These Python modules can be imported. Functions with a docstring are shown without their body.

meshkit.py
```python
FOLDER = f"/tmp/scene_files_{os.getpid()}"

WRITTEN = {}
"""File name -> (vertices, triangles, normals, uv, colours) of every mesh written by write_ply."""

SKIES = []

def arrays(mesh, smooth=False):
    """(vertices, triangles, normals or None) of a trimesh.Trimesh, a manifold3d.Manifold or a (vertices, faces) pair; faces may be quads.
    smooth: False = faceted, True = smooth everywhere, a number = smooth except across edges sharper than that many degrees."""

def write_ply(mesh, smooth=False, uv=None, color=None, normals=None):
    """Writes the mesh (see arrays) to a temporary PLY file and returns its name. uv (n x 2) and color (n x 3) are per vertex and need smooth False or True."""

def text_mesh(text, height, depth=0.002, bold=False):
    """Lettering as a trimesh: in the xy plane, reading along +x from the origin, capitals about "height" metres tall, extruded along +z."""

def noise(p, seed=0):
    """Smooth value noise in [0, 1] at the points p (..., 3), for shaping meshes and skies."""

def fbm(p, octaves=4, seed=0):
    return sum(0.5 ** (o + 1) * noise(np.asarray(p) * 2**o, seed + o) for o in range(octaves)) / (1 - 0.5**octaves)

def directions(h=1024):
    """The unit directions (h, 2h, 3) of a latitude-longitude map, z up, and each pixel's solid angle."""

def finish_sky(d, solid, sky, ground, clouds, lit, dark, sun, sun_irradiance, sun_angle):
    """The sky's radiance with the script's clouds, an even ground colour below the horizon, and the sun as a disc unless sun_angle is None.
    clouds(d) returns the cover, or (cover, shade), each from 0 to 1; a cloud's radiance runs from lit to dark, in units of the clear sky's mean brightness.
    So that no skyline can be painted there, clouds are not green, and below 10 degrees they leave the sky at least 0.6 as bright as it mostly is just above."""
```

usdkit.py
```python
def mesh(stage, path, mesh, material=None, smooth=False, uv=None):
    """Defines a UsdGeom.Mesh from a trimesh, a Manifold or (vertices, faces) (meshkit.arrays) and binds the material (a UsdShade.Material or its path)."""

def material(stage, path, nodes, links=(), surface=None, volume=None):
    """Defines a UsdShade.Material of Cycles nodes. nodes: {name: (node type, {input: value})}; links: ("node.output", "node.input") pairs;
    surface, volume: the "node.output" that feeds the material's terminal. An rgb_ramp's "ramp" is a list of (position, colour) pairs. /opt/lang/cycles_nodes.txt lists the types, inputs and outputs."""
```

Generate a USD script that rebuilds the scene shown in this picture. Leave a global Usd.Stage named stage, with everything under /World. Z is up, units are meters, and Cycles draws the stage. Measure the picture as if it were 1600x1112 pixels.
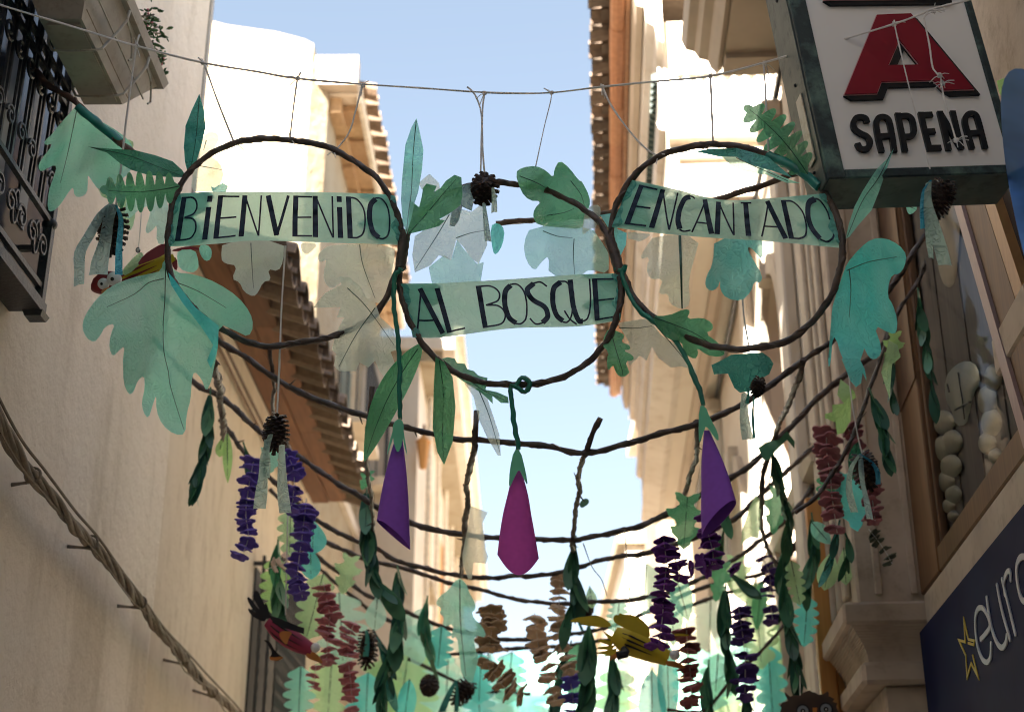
import math, random
import numpy as np, trimesh, usdkit, meshkit
from pxr import Usd, UsdGeom, UsdLux, UsdShade, Sdf, Gf, Vt
from shapely.geometry import Polygon, LineString, Point
from shapely.ops import unary_union
from shapely import affinity
from scipy.spatial import Delaunay
import manifold3d as m3

random.seed(7); RNG = np.random.default_rng(7)
stage = Usd.Stage.CreateInMemory()
UsdGeom.SetStageUpAxis(stage, UsdGeom.Tokens.z); UsdGeom.SetStageMetersPerUnit(stage, 1.0)
UsdGeom.Xform.Define(stage, '/World'); stage.SetDefaultPrim(stage.GetPrimAtPath('/World'))
UsdGeom.Scope.Define(stage, '/World/Looks')

# ---------------------------------------------------------------- camera
F, CX, CY = 2222.0, 800.0, 556.0            # a 50 mm lens, in pixels of a 1600 x 1112 picture
PITCH, YAW = math.radians(22.5), math.atan(15 / (2222 / math.cos(math.radians(22.5))))
CAM = np.array([0, 0, 1.6])
FW = np.array([-math.sin(YAW) * math.cos(PITCH), math.cos(YAW) * math.cos(PITCH), math.sin(PITCH)])
RT = np.array([math.cos(YAW), math.sin(YAW), 0.0]); UP = np.cross(RT, FW)
cam = UsdGeom.Camera.Define(stage, '/World/camera')
cam.CreateHorizontalApertureAttr(36.0); cam.CreateVerticalApertureAttr(36.0 * 711 / 1024); cam.CreateFocalLengthAttr(50.0)
cam.CreateFStopAttr(2.4); cam.CreateFocusDistanceAttr(5.3); cam.CreateClippingRangeAttr((0.05, 2000.0))
cam.CreateExposureAttr(3.36)
M4 = Gf.Matrix4d(*RT, 0, *UP, 0, *(-FW), 0, *CAM, 1)
cam.AddTransformOp().Set(M4)

# ---------------------------------------------------------------- sky and sun
SUN_EL, SUN_AZ = math.radians(37), (-0.30, -0.954)
azn = math.hypot(*SUN_AZ); TO_SUN = np.array([SUN_AZ[0] / azn * math.cos(SUN_EL), SUN_AZ[1] / azn * math.cos(SUN_EL), math.sin(SUN_EL)])
sky_mat = usdkit.material(stage, '/World/Looks/sky_look', {
    's': ('sky_texture', {'sky_type': 'single_scattering', 'sun_disc': False, 'sun_elevation': SUN_EL, 'sun_rotation': math.atan2(TO_SUN[0], TO_SUN[1]),
                          'air_density': 1.0, 'aerosol_density': 0.7, 'ozone_density': 0.8}),
    'g': ('gamma', {'gamma': 0.55}),
    'b': ('background_shader', {'strength': 0.0500})}, [('s.color', 'g.color'), ('g.color', 'b.color')], surface='b.background')
sky = UsdLux.DomeLight.Define(stage, '/World/sky')
UsdShade.MaterialBindingAPI.Apply(sky.GetPrim()).Bind(sky_mat)
sky.GetPrim().SetCustomDataByKey('kind', 'structure'); sky.GetPrim().SetCustomDataByKey('label', 'clear pale blue daytime sky above the street')
sun = UsdLux.DistantLight.Define(stage, '/World/sun')
sun.CreateIntensityAttr(1.25); sun.CreateAngleAttr(0.5); sun.CreateNormalizeAttr(True); sun.CreateColorAttr(Gf.Vec3f(1.0, 0.93, 0.82))
zx = TO_SUN; xx = np.cross([0, 0, 1.0], zx); xx /= np.linalg.norm(xx); yy = np.cross(zx, xx)
sun.AddTransformOp().Set(Gf.Matrix4d(*xx, 0, *yy, 0, *zx, 0, 0, 0, 30, 1))

# ---------------------------------------------------------------- from the survey of the place to points
def ray(px, py): return FW + RT * (px - CX) / F - UP * (py - CY) / F
def onY(px, py, Y):
    if Y < 5.7: Y = Y - 1.1 * max(0.0, px - 860) / 1000     # the row of hoops turns a little towards the viewer on the right
    r = ray(px, py); return CAM + r * (Y / r[1])
def onZ(px, py, z): r = ray(px, py); return CAM + r * ((z - 1.6) / r[2])
def onP(px, py, n, c): r = ray(px, py); n = np.asarray(n, float); return CAM + r * ((c - n @ CAM) / (n @ r))
def onX(px, py, X): return onP(px, py, (1, 0, 0), X)
def path_Y(pts, Y): return np.array([onY(x, y, Y if np.isscalar(Y) else Y[i]) for i, (x, y) in enumerate(pts)])
ORG = {1: (0, 0), 2: (400, 0), 3: (800, 0), 4: (1200, 0), 5: (0, 280), 6: (400, 280), 7: (800, 280), 8: (1200, 280), 9: (0, 560), 10: (400, 560), 11: (800, 560), 12: (1200, 560), 13: (0, 812), 14: (400, 812), 15: (800, 812), 16: (1200, 812)}
def Z(k, *pts): return [(ORG[k][0] + x / 3.7075, ORG[k][1] + y / 3.7075) for x, y in pts]

# ---------------------------------------------------------------- things, parts, names
USED = {}
def numbered(name):
    k = USED.get(name, 0); USED[name] = k + 1
    return name if k == 0 else f'{name}_{k:03d}'
LABELS = set()
class Thing:
    def __init__(self, name, label, cat=None, group=None, kind=None):
        self.name, self.label, self.cat, self.group, self.kind, self.parts = name, label, cat, group, kind, []
    def add(self, name, mesh, mat, parent=None, smooth=False, kind=None, label=None):
        v, f, n = meshkit.arrays(mesh, smooth)
        self.parts.append(dict(name=name, v=v, f=f, n=n, mat=mat, parent=parent, kind=kind, label=label))
        return len(self.parts) - 1
    def done(self):
        allv = np.vstack([p['v'] for p in self.parts]); lo, hi = allv.min(0), allv.max(0)
        base = np.array([(lo[0] + hi[0]) / 2, (lo[1] + hi[1]) / 2, lo[2]])
        path = '/World/' + numbered(self.name); single = len(self.parts) == 1
        if not single:
            root = UsdGeom.Xform.Define(stage, path); root.AddTranslateOp().Set(Gf.Vec3d(*base)); prim = root.GetPrim()
        cnt, paths = {}, {}
        for i, p in enumerate(self.parts):
            if single: pp = path
            else:
                par = path if p['parent'] is None else paths[p['parent']]
                k = cnt.get((par, p['name']), 0); cnt[(par, p['name'])] = k + 1
                pp = par + '/' + p['name'] + ('' if k == 0 else f'_{k:03d}')
            paths[i] = pp
            m = UsdGeom.Mesh.Define(stage, pp); v = p['v'] - base
            m.CreatePointsAttr(Vt.Vec3fArray.FromNumpy(v.astype(np.float32)))
            m.CreateFaceVertexCountsAttr(Vt.IntArray.FromNumpy(np.full(len(p['f']), 3, np.int32)))
            m.CreateFaceVertexIndicesAttr(Vt.IntArray.FromNumpy(p['f'].astype(np.int32).ravel()))
            m.CreateSubdivisionSchemeAttr('none'); m.CreateDoubleSidedAttr(True)
            if p['n'] is not None:
                m.CreateNormalsAttr(Vt.Vec3fArray.FromNumpy(p['n'].astype(np.float32))); m.SetNormalsInterpolation('vertex')
            UsdShade.MaterialBindingAPI.Apply(m.GetPrim()).Bind(MAT[p['mat']])
            if single: prim = m.GetPrim(); m.AddTranslateOp().Set(Gf.Vec3d(*base))
            else:
                if p['kind']: m.GetPrim().SetCustomDataByKey('kind', p['kind'])
                if p['label']: m.GetPrim().SetCustomDataByKey('label', p['label'])
        prim.SetCustomDataByKey('label', self.label)
        if self.cat: prim.SetCustomDataByKey('category', self.cat)
        if self.group: prim.SetCustomDataByKey('group', self.group)
        if self.kind: prim.SetCustomDataByKey('kind', self.kind)
        return prim

# ---------------------------------------------------------------- materials
MAT = {}
def matte(name, c1, c2, scale=3.0, bump=0.15, rough=0.85, bscale=None, stretch=(1, 1, 1), c3=None, dist=0.02, spec=0.3, fine=None, contrast=(0.35, 0.65)):
    """Two-tone weathered surface: broad noise between two tones, a finer third stain, and relief."""
    nodes = {'g': ('geometry', {}), 'm': ('mapping', {'scale': stretch}), 'n': ('noise_texture', {'scale': scale, 'detail': 6.0, 'roughness': 0.6}),
             'r': ('rgb_ramp', {'ramp': [(0, c1), (contrast[0], c1), (contrast[1], c2), (1, c2)]}),
             'n2': ('noise_texture', {'scale': bscale or scale * 9, 'detail': 8.0, 'roughness': 0.65}),
             'b': ('bump', {'strength': bump, 'distance': dist}), 'p': ('principled_bsdf', {'roughness': rough, 'specular_ior_level': spec})}
    links = [('g.position', 'm.vector'), ('m.vector', 'n.vector'), ('g.position', 'n2.vector'), ('n.fac', 'r.fac'), ('n2.fac', 'b.height'), ('b.normal', 'p.normal')]
    last = 'r.color'
    if c3 is not None:
        nodes['n3'] = ('noise_texture', {'scale': fine or scale * 4, 'detail': 5.0, 'roughness': 0.7})
        nodes['r3'] = ('rgb_ramp', {'ramp': [(0, (0, 0, 0)), (0.52, (0, 0, 0)), (0.72, (1, 1, 1)), (1, (1, 1, 1))]})
        nodes['x'] = ('mix_color', {'b': c3})
        links += [('m.vector', 'n3.vector'), ('n3.fac', 'r3.fac'), ('r3.color', 'x.fac'), (last, 'x.a')]; last = 'x.result'
    links.append((last, 'p.base_color'))
    MAT[name] = usdkit.material(stage, '/World/Looks/' + name, nodes, links, surface='p.BSDF')
def film(name, col, col2, trans=0.6, clear=0.0, rough=0.32, scale=3.5, bump=0.45, dist=0.012):
    """Thin crinkled plastic or tissue sheet: light passes through it, creases run across it."""
    nodes = {'t': ('texture_coordinate', {}), 'n': ('noise_texture', {'scale': scale, 'detail': 2.0, 'distortion': 0.6}), 'r': ('rgb_ramp', {'ramp': [(0, col), (0.25, col), (0.75, col2), (1, col2)]}),
             'v': ('noise_texture', {'scale': 9.0, 'detail': 2.5, 'roughness': 0.5, 'distortion': 1.5}), 'w': ('noise_texture', {'scale': 9.0, 'detail': 2.0}),
             'wv': ('vector_math', {'math_type': 'add'}), 'c': ('voronoi_texture', {'scale': 8.0, 'feature': 'distance_to_edge', 'randomness': 1.0}), 'cr': ('map_range', {'from_min': 0.0, 'from_max': 0.16, 'to_min': 0.0, 'to_max': 0.7, 'clamp': True}),
             'ad': ('math', {'math_type': 'add'}), 'b': ('bump', {'strength': bump, 'distance': dist}),
             'p': ('principled_bsdf', {'roughness': rough, 'specular_ior_level': 0.45}), 'tr': ('translucent_bsdf', {}), 'm': ('mix_closure', {'fac': trans})}
    links = [('t.object', 'n.vector'), ('t.object', 'v.vector'), ('t.object', 'w.vector'), ('t.object', 'wv.vector1'), ('w.color', 'wv.vector2'), ('wv.vector', 'c.vector'), ('c.distance', 'cr.value'), ('cr.result', 'ad.value1'), ('v.fac', 'ad.value2'),
             ('n.fac', 'r.fac'), ('ad.value', 'b.height'), ('b.normal', 'p.normal'), ('r.color', 'p.base_color'), ('r.color', 'tr.color'), ('b.normal', 'tr.normal'), ('p.BSDF', 'm.closure1'), ('tr.BSDF', 'm.closure2')]
    out = 'm.closure'
    if clear > 0:
        nodes['cl'] = ('transparent_bsdf', {'color': tuple(min(1, 0.5 + 0.5 * x) for x in col2)}); nodes['m2'] = ('mix_closure', {'fac': clear})
        links += [('m.closure', 'm2.closure1'), ('cl.BSDF', 'm2.closure2')]; out = 'm2.closure'
    MAT[name] = usdkit.material(stage, '/World/Looks/' + name, nodes, links, surface=out)
def plain(name, col, rough=0.5, metallic=0.0, var=0.25, scale=14.0, bump=0.1, spec=0.5, dist=0.004):
    c1, c2 = tuple(x * (1 - var) for x in col), tuple(min(1, x * (1 + var)) for x in col)
    nodes = {'t': ('texture_coordinate', {}), 'n': ('noise_texture', {'scale': scale, 'detail': 5.0}), 'r': ('rgb_ramp', {'ramp': [(0.25, c1), (0.75, c2)]}),
             'b': ('bump', {'strength': bump, 'distance': dist}), 'p': ('principled_bsdf', {'roughness': rough, 'metallic': metallic, 'specular_ior_level': spec})}
    MAT[name] = usdkit.material(stage, '/World/Looks/' + name, nodes, [('t.object', 'n.vector'), ('n.fac', 'r.fac'), ('r.color', 'p.base_color'), ('n.fac', 'b.height'), ('b.normal', 'p.normal')], surface='p.BSDF')
def grain(name, c1, c2, axis_scale, rough=0.6, bump=0.15):
    """Wood: noise stretched along the boards."""
    nodes = {'g': ('geometry', {}), 'm': ('mapping', {'scale': axis_scale}), 'n': ('noise_texture', {'scale': 1.0, 'detail': 6.0, 'roughness': 0.65, 'distortion': 0.6}),
             'r': ('rgb_ramp', {'ramp': [(0.3, c1), (0.7, c2)]}), 'o': ('object_info', {}), 'h': ('hsv', {}), 'mr': ('map_range', {'from_min': 0.0, 'from_max': 1.0, 'to_min': 0.75, 'to_max': 1.2}),
             'b': ('bump', {'strength': bump, 'distance': 0.006}), 'p': ('principled_bsdf', {'roughness': rough})}
    MAT[name] = usdkit.material(stage, '/World/Looks/' + name, nodes, [('g.position', 'm.vector'), ('m.vector', 'n.vector'), ('n.fac', 'r.fac'), ('o.random', 'mr.value'), ('mr.result', 'h.value'), ('r.color', 'h.color'),
        ('h.color', 'p.base_color'), ('n.fac', 'b.height'), ('b.normal', 'p.normal')], surface='p.BSDF')
def varied(name, c1, c2, rough=0.8, bump=0.3, scale=20.0):
    """Fired clay and the like: every piece its own tone."""
    nodes = {'o': ('object_info', {}), 'r': ('rgb_ramp', {'ramp': [(0, c1), (1, c2)]}), 'g': ('geometry', {}), 'n': ('noise_texture', {'scale': scale, 'detail': 6.0, 'roughness': 0.7}),
             'r2': ('rgb_ramp', {'ramp': [(0.3, (0.55, 0.5, 0.45)), (0.65, (1, 1, 1))]}), 'x': ('mix_color', {'blend_type': 'multiply', 'fac': 0.8}), 'b': ('bump', {'strength': bump, 'distance': 0.01}), 'p': ('principled_bsdf', {'roughness': rough})}
    MAT[name] = usdkit.material(stage, '/World/Looks/' + name, nodes, [('o.random', 'r.fac'), ('g.position', 'n.vector'), ('n.fac', 'r2.fac'), ('r.color', 'x.a'), ('r2.color', 'x.b'), ('x.result', 'p.base_color'), ('n.fac', 'b.height'), ('b.normal', 'p.normal')], surface='p.BSDF')

matte('stucco_cream', (0.79, 0.69, 0.575), (0.71, 0.615, 0.50), 1.3, 0.9, 0.9, 11, stretch=(1, 1, 0.22), c3=(0.56, 0.465, 0.355), dist=0.02, fine=2.2)
matte('stucco_ochre', (0.73, 0.62, 0.49), (0.65, 0.54, 0.41), 1.6, 0.6, 0.9, 13, stretch=(1, 1, 0.4), c3=(0.55, 0.44, 0.32), dist=0.015)  # cream stucco with the warmth of bounced light mixed into its colour
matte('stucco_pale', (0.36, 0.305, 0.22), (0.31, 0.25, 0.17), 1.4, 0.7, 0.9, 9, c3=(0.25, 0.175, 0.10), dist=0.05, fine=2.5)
matte('stucco_white', (0.66, 0.59, 0.51), (0.58, 0.505, 0.425), 1.1, 0.2, 0.9, 22, stretch=(1, 1, 0.4), c3=(0.49, 0.40, 0.31), dist=0.015)
matte('bay_cream', (0.66, 0.58, 0.48), (0.59, 0.51, 0.41), 1.2, 0.15, 0.85, 22, stretch=(1, 0.4, 1), c3=(0.60, 0.50, 0.40))
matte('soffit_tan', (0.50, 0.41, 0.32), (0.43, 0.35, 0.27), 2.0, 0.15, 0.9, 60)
matte('stone', (0.60, 0.50, 0.41), (0.50, 0.405, 0.32), 3.0, 0.35, 0.85, 26, c3=(0.40, 0.315, 0.24), dist=0.012, fine=6)
matte('stone_pale', (0.55, 0.47, 0.38), (0.46, 0.38, 0.30), 2.5, 0.3, 0.85, 26, c3=(0.4, 0.33, 0.26), dist=0.012)
matte('paving', (0.57, 0.50, 0.42), (0.49, 0.43, 0.36), 0.8, 0.3, 0.8, 12)
matte('iron', (0.02, 0.022, 0.026), (0.032, 0.034, 0.04), 8, 0.3, 0.42, 60, spec=0.5)
matte('cable', (0.27, 0.22, 0.165), (0.19, 0.15, 0.11), 10, 0.4, 0.65, 60, c3=(0.16, 0.13, 0.1))
matte('planter_grey', (0.44, 0.40, 0.35), (0.37, 0.335, 0.29), 5, 0.1, 0.6, 60, c3=(0.32, 0.28, 0.23))
matte('verdigris', (0.035, 0.055, 0.06), (0.12, 0.21, 0.19), 7, 0.5, 0.6, 60, c3=(0.02, 0.028, 0.036), dist=0.006, fine=16, contrast=(0.5, 0.68))
matte('pewter', (0.15, 0.18, 0.165), (0.10, 0.125, 0.12), 7, 0.4, 0.6, 50, c3=(0.05, 0.07, 0.07), dist=0.006, fine=12)
matte('bark', (0.050, 0.033, 0.026), (0.105, 0.073, 0.058), 14, 0.8, 0.42, 70, dist=0.006, spec=0.5)
matte('bark_far', (0.050, 0.036, 0.030), (0.085, 0.064, 0.055), 14, 0.7, 0.5, 60, dist=0.006)
matte('bark_brown', (0.12, 0.07, 0.05), (0.19, 0.12, 0.09), 14, 0.6, 0.55, 60, dist=0.006)
matte('cone_brown', (0.028, 0.017, 0.014), (0.06, 0.038, 0.03), 30, 0.4, 0.5, 90, dist=0.003)
matte('twine', (0.84, 0.83, 0.81), (0.72, 0.71, 0.69), 40, 0.6, 0.9, 300, dist=0.002)
matte('sign_white', (0.86, 0.88, 0.89), (0.82, 0.84, 0.85), 2, 0.02, 0.3, 60)
matte('sign_red', (0.27, 0.010, 0.030), (0.235, 0.008, 0.024), 5, 0.05, 0.3, 60)
matte('sign_black', (0.010, 0.013, 0.018), (0.014, 0.017, 0.022), 5, 0.05, 0.35, 60)
matte('sign_pink', (0.7, 0.42, 0.46), (0.65, 0.38, 0.42), 5, 0.05, 0.4, 60)
matte('navy', (0.010, 0.014, 0.055), (0.013, 0.018, 0.066), 3, 0.05, 0.6, 60, spec=0.06)
matte('lettering_grey', (0.52, 0.53, 0.58), (0.46, 0.47, 0.52), 5, 0.05, 0.4, 60)
matte('lettering_yellow', (0.62, 0.46, 0.05), (0.55, 0.40, 0.04), 5, 0.05, 0.4, 60)
matte('ink', (0.008, 0.018, 0.045), (0.018, 0.042, 0.085), 22, 0.1, 0.5, 60)
matte('vein_green', (0.018, 0.085, 0.06), (0.03, 0.11, 0.08), 20, 0.1, 0.5, 60)
matte('metal_pale', (0.55, 0.53, 0.48), (0.45, 0.42, 0.36), 6, 0.15, 0.5, 60, c3=(0.35, 0.28, 0.2))
matte('drape', (0.80, 0.78, 0.74), (0.74, 0.71, 0.66), 3, 0.15, 0.8, 60)
grain('wood_dark', (0.10, 0.045, 0.018), (0.19, 0.088, 0.035), (30, 30, 2.0))
grain('wood_soffit', (0.145, 0.060, 0.026), (0.23, 0.10, 0.045), (26, 2.0, 26), 0.7)
grain('wood_orange', (0.50, 0.22, 0.055), (0.62, 0.31, 0.09), (26, 26, 2.0), 0.5)
grain('wood_pinkish', (0.30, 0.20, 0.19), (0.38, 0.27, 0.25), (26, 26, 2.0), 0.5)
grain('wood_mid', (0.16, 0.075, 0.028), (0.27, 0.135, 0.055), (26, 26, 2.0), 0.5)
grain('wood_board', (0.065, 0.044, 0.038), (0.13, 0.09, 0.078), (20, 20, 1.5), 0.8)
varied('roof_clay', (0.16, 0.11, 0.075), (0.30, 0.20, 0.13))
varied('roof_clay_dark', (0.10, 0.075, 0.055), (0.19, 0.14, 0.10))
varied('roof_clay_grey', (0.15, 0.105, 0.075), (0.30, 0.225, 0.17))
varied('gutter_clay', (0.42, 0.17, 0.075), (0.52, 0.26, 0.12), 0.6, 0.1)
varied('brick_tan', (0.40, 0.24, 0.12), (0.60, 0.42, 0.24))
plain('plaster_light', (0.70, 0.62, 0.5), 0.9)
film('leaf_mint', (0.27, 0.92, 0.74), (0.52, 0.98, 0.88), 0.6, 0.16)
film('leaf_teal', (0.09, 0.78, 0.78), (0.27, 0.93, 0.92), 0.6, 0.08)
film('leaf_green', (0.10, 0.42, 0.20), (0.24, 0.64, 0.38), 0.55, 0.03, 0.24)
film('leaf_deep', (0.05, 0.25, 0.15), (0.10, 0.38, 0.24), 0.5, 0.0, 0.24)
film('leaf_petrol', (0.05, 0.31, 0.28), (0.14, 0.52, 0.45), 0.52, 0.0, 0.2, bump=0.8)
film('leaf_light', (0.42, 0.74, 0.38), (0.62, 0.88, 0.55), 0.64, 0.12)
film('leaf_lime', (0.34, 0.66, 0.20), (0.54, 0.82, 0.38), 0.64, 0.08)
film('leaf_pale', (0.80, 0.94, 0.82), (0.90, 0.98, 0.91), 0.55, 0.30, 0.4)
film('leaf_aqua', (0.42, 0.86, 0.76), (0.64, 0.94, 0.88), 0.58, 0.28, 0.4)
film('leaf_sea', (0.08, 0.74, 0.76), (0.46, 0.94, 0.93), 0.64, 0.1, 0.36)
film('banner_cloth', (0.54, 0.93, 0.80), (0.68, 0.97, 0.88), 0.58, 0.05, 0.4, 4.0, 0.25)
film('banner_end', (0.13, 0.58, 0.54), (0.30, 0.74, 0.69), 0.45, 0.0, 0.35, 8.0, 0.7)
film('ribbon_blue', (0.36, 0.58, 0.62), (0.56, 0.72, 0.74), 0.55, 0.04, 0.3, bump=0.8)
film('ribbon_cyan', (0.05, 0.40, 0.62), (0.12, 0.52, 0.72), 0.5, 0.0, 0.3, bump=0.8)
film('ribbon_pale', (0.50, 0.72, 0.66), (0.66, 0.82, 0.76), 0.55, 0.08, 0.3, bump=0.8)
film('awning', (0.82, 0.80, 0.76), (0.76, 0.73, 0.68), 0.25, 0.0, 0.8)
plain('foam_purple', (0.27, 0.085, 0.56), 0.8, var=0.06, scale=60, bump=0.15, dist=0.002)
plain('foam_magenta', (0.62, 0.085, 0.48), 0.8, var=0.06, scale=60, bump=0.15, dist=0.002)
plain('foam_calyx', (0.14, 0.56, 0.35), 0.7, var=0.08, bump=0.1)
plain('tape_green', (0.008, 0.19, 0.13), 0.4, var=0.3, bump=0.5)
plain('tape_teal', (0.03, 0.26, 0.22), 0.4, var=0.3, bump=0.5)
for nm, c in dict(violet=(0.19, 0.13, 0.54), indigo=(0.09, 0.045, 0.24), plum=(0.18, 0.045, 0.31), blue=(0.13, 0.11, 0.5), rose=(0.62, 0.26, 0.30), mauve=(0.44, 0.19, 0.22), wine=(0.34, 0.12, 0.13), beige=(0.74, 0.57, 0.43), tan=(0.58, 0.42, 0.28), sage=(0.16, 0.18, 0.13)).items():
    plain('felt_' + nm, c, 0.85, var=0.15, scale=30, bump=0.1)
for nm, c in dict(a=(0.04, 0.16, 0.085), b=(0.07, 0.24, 0.125), c=(0.03, 0.13, 0.09)).items():
    plain('foam_leaf_' + nm, c, 0.45, var=0.2, bump=0.1)
plain('bird_red', (0.20, 0.012, 0.018), 0.7, var=0.1); plain('bird_crimson', (0.34, 0.03, 0.08), 0.7, var=0.1); plain('bird_yellow', (0.56, 0.43, 0.02), 0.7, var=0.08)
plain('bird_black', (0.014, 0.012, 0.014), 0.7); plain('beak_orange', (0.55, 0.20, 0.04), 0.6, var=0.1); plain('eye_white', (0.80, 0.80, 0.80), 0.3, var=0.03); plain('eye_black', (0.01, 0.01, 0.012), 0.3)
plain('eye_grey', (0.22, 0.25, 0.28), 0.4, var=0.1); plain('owl_brown', (0.075, 0.048, 0.035), 0.85, var=0.2)
plain('garlic', (0.115, 0.09, 0.058), 0.5, var=0.2, scale=20); plain('porcelain', (0.14, 0.14, 0.125), 0.35, var=0.12); plain('pale_wood', (0.24, 0.165, 0.11), 0.6, var=0.15)
plain('plant_leaf', (0.05, 0.14, 0.035), 0.5, var=0.3); plain('plant_bloom', (0.55, 0.16, 0.18), 0.6); plain('plant_stem', (0.12, 0.09, 0.05), 0.7)
plain('dark_glass', (0.03, 0.035, 0.045), 0.12, var=0.1, bump=0.0); plain('blind_grey', (0.20, 0.22, 0.26), 0.6, var=0.1); plain('shutter_dark', (0.03, 0.055, 0.045), 0.6)
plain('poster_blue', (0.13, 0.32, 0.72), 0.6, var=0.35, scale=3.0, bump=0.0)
MAT['window_glass'] = usdkit.material(stage, '/World/Looks/window_glass', {'t': ('transparent_bsdf', {'color': (0.93, 0.95, 0.95)}), 'g': ('glossy_bsdf', {'roughness': 0.03, 'color': (1, 1, 1)}), 'f': ('value', {'value': 0.05}), 'm': ('mix_closure', {'fac': 0.03})},
    [('t.BSDF', 'm.closure1'), ('g.BSDF', 'm.closure2')], surface='m.closure')

# ---------------------------------------------------------------- shapes
def cat(*ms): return trimesh.util.concatenate([m if isinstance(m, trimesh.Trimesh) else trimesh.Trimesh(*m, process=False) for m in ms])
def hexa(p):
    """A box from its eight corners: four below (counter-clockwise) and four above."""
    f = [[0, 2, 1], [0, 3, 2], [4, 5, 6], [4, 6, 7]]
    for i in range(4): j = (i + 1) % 4; f += [[i, j, j + 4], [i, j + 4, i + 4]]
    m = trimesh.Trimesh(np.array(p, float), f, process=False)
    if m.volume < 0: m.invert()
    return m
def box(x0, x1, y0, y1, z0, z1): return hexa([(x0, y0, z0), (x1, y0, z0), (x1, y1, z0), (x0, y1, z0), (x0, y0, z1), (x1, y0, z1), (x1, y1, z1), (x0, y1, z1)])
class Frame:
    """A facade: u along it, w out of it, z up."""
    def __init__(self, d, o): self.d = np.array([d[0], d[1], 0.0]); self.d /= np.linalg.norm(self.d); self.n = np.array([self.d[1], -self.d[0], 0.0]); self.o = np.asarray(o, float)
    def p(self, u, w, z): return self.o + self.d * u - self.n * w + np.array([0, 0, z])
    def box(self, u0, u1, w0, w1, z0, z1, bev=0.0):
        q = lambda a, b, c: self.p(a, b, c)
        if bev:
            pts = []
            for a, sa in ((u0, 1), (u1, -1)):
                for b, sb in ((w0, 1), (w1, -1)):
                    for c, sc in ((z0, 1), (z1, -1)):
                        pts += [q(a + sa * bev, b + sb * bev, c), q(a + sa * bev, b, c + sc * bev), q(a, b + sb * bev, c + sc * bev)]
            return trimesh.convex.convex_hull(np.array(pts))
        return hexa([q(u0, w0, z0), q(u1, w0, z0), q(u1, w1, z0), q(u0, w1, z0), q(u0, w0, z1), q(u1, w0, z1), q(u1, w1, z1), q(u0, w1, z1)])
    def at(self, px, py, w=0.0):
        p = onP(px, py, self.n, self.n @ self.o - w) - self.o
        return float(p @ self.d), float(p[2])
    def prism(self, poly, w0, w1):
        """A polygon in (u, z) with thickness from w0 to w1."""
        m = trimesh.creation.extrude_polygon(poly, 1.0, engine='earcut'); v = m.vertices
        return trimesh.Trimesh(np.array([self.p(a, w0 + (w1 - w0) * c, b) for a, b, c in v]), m.faces, process=False)
    def run(self, prof, u0, u1):
        """A moulding: a profile of (w, z) points drawn along u."""
        m = trimesh.creation.extrude_polygon(Polygon(prof), 1.0, engine='earcut'); v = m.vertices
        return trimesh.Trimesh(np.array([self.p(u0 + (u1 - u0) * c, a, b) for a, b, c in v]), m.faces, process=False)
def polys(g): return [p for p in getattr(g, 'geoms', [g]) if p.geom_type == 'Polygon' and p.area > 1e-9]
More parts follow.
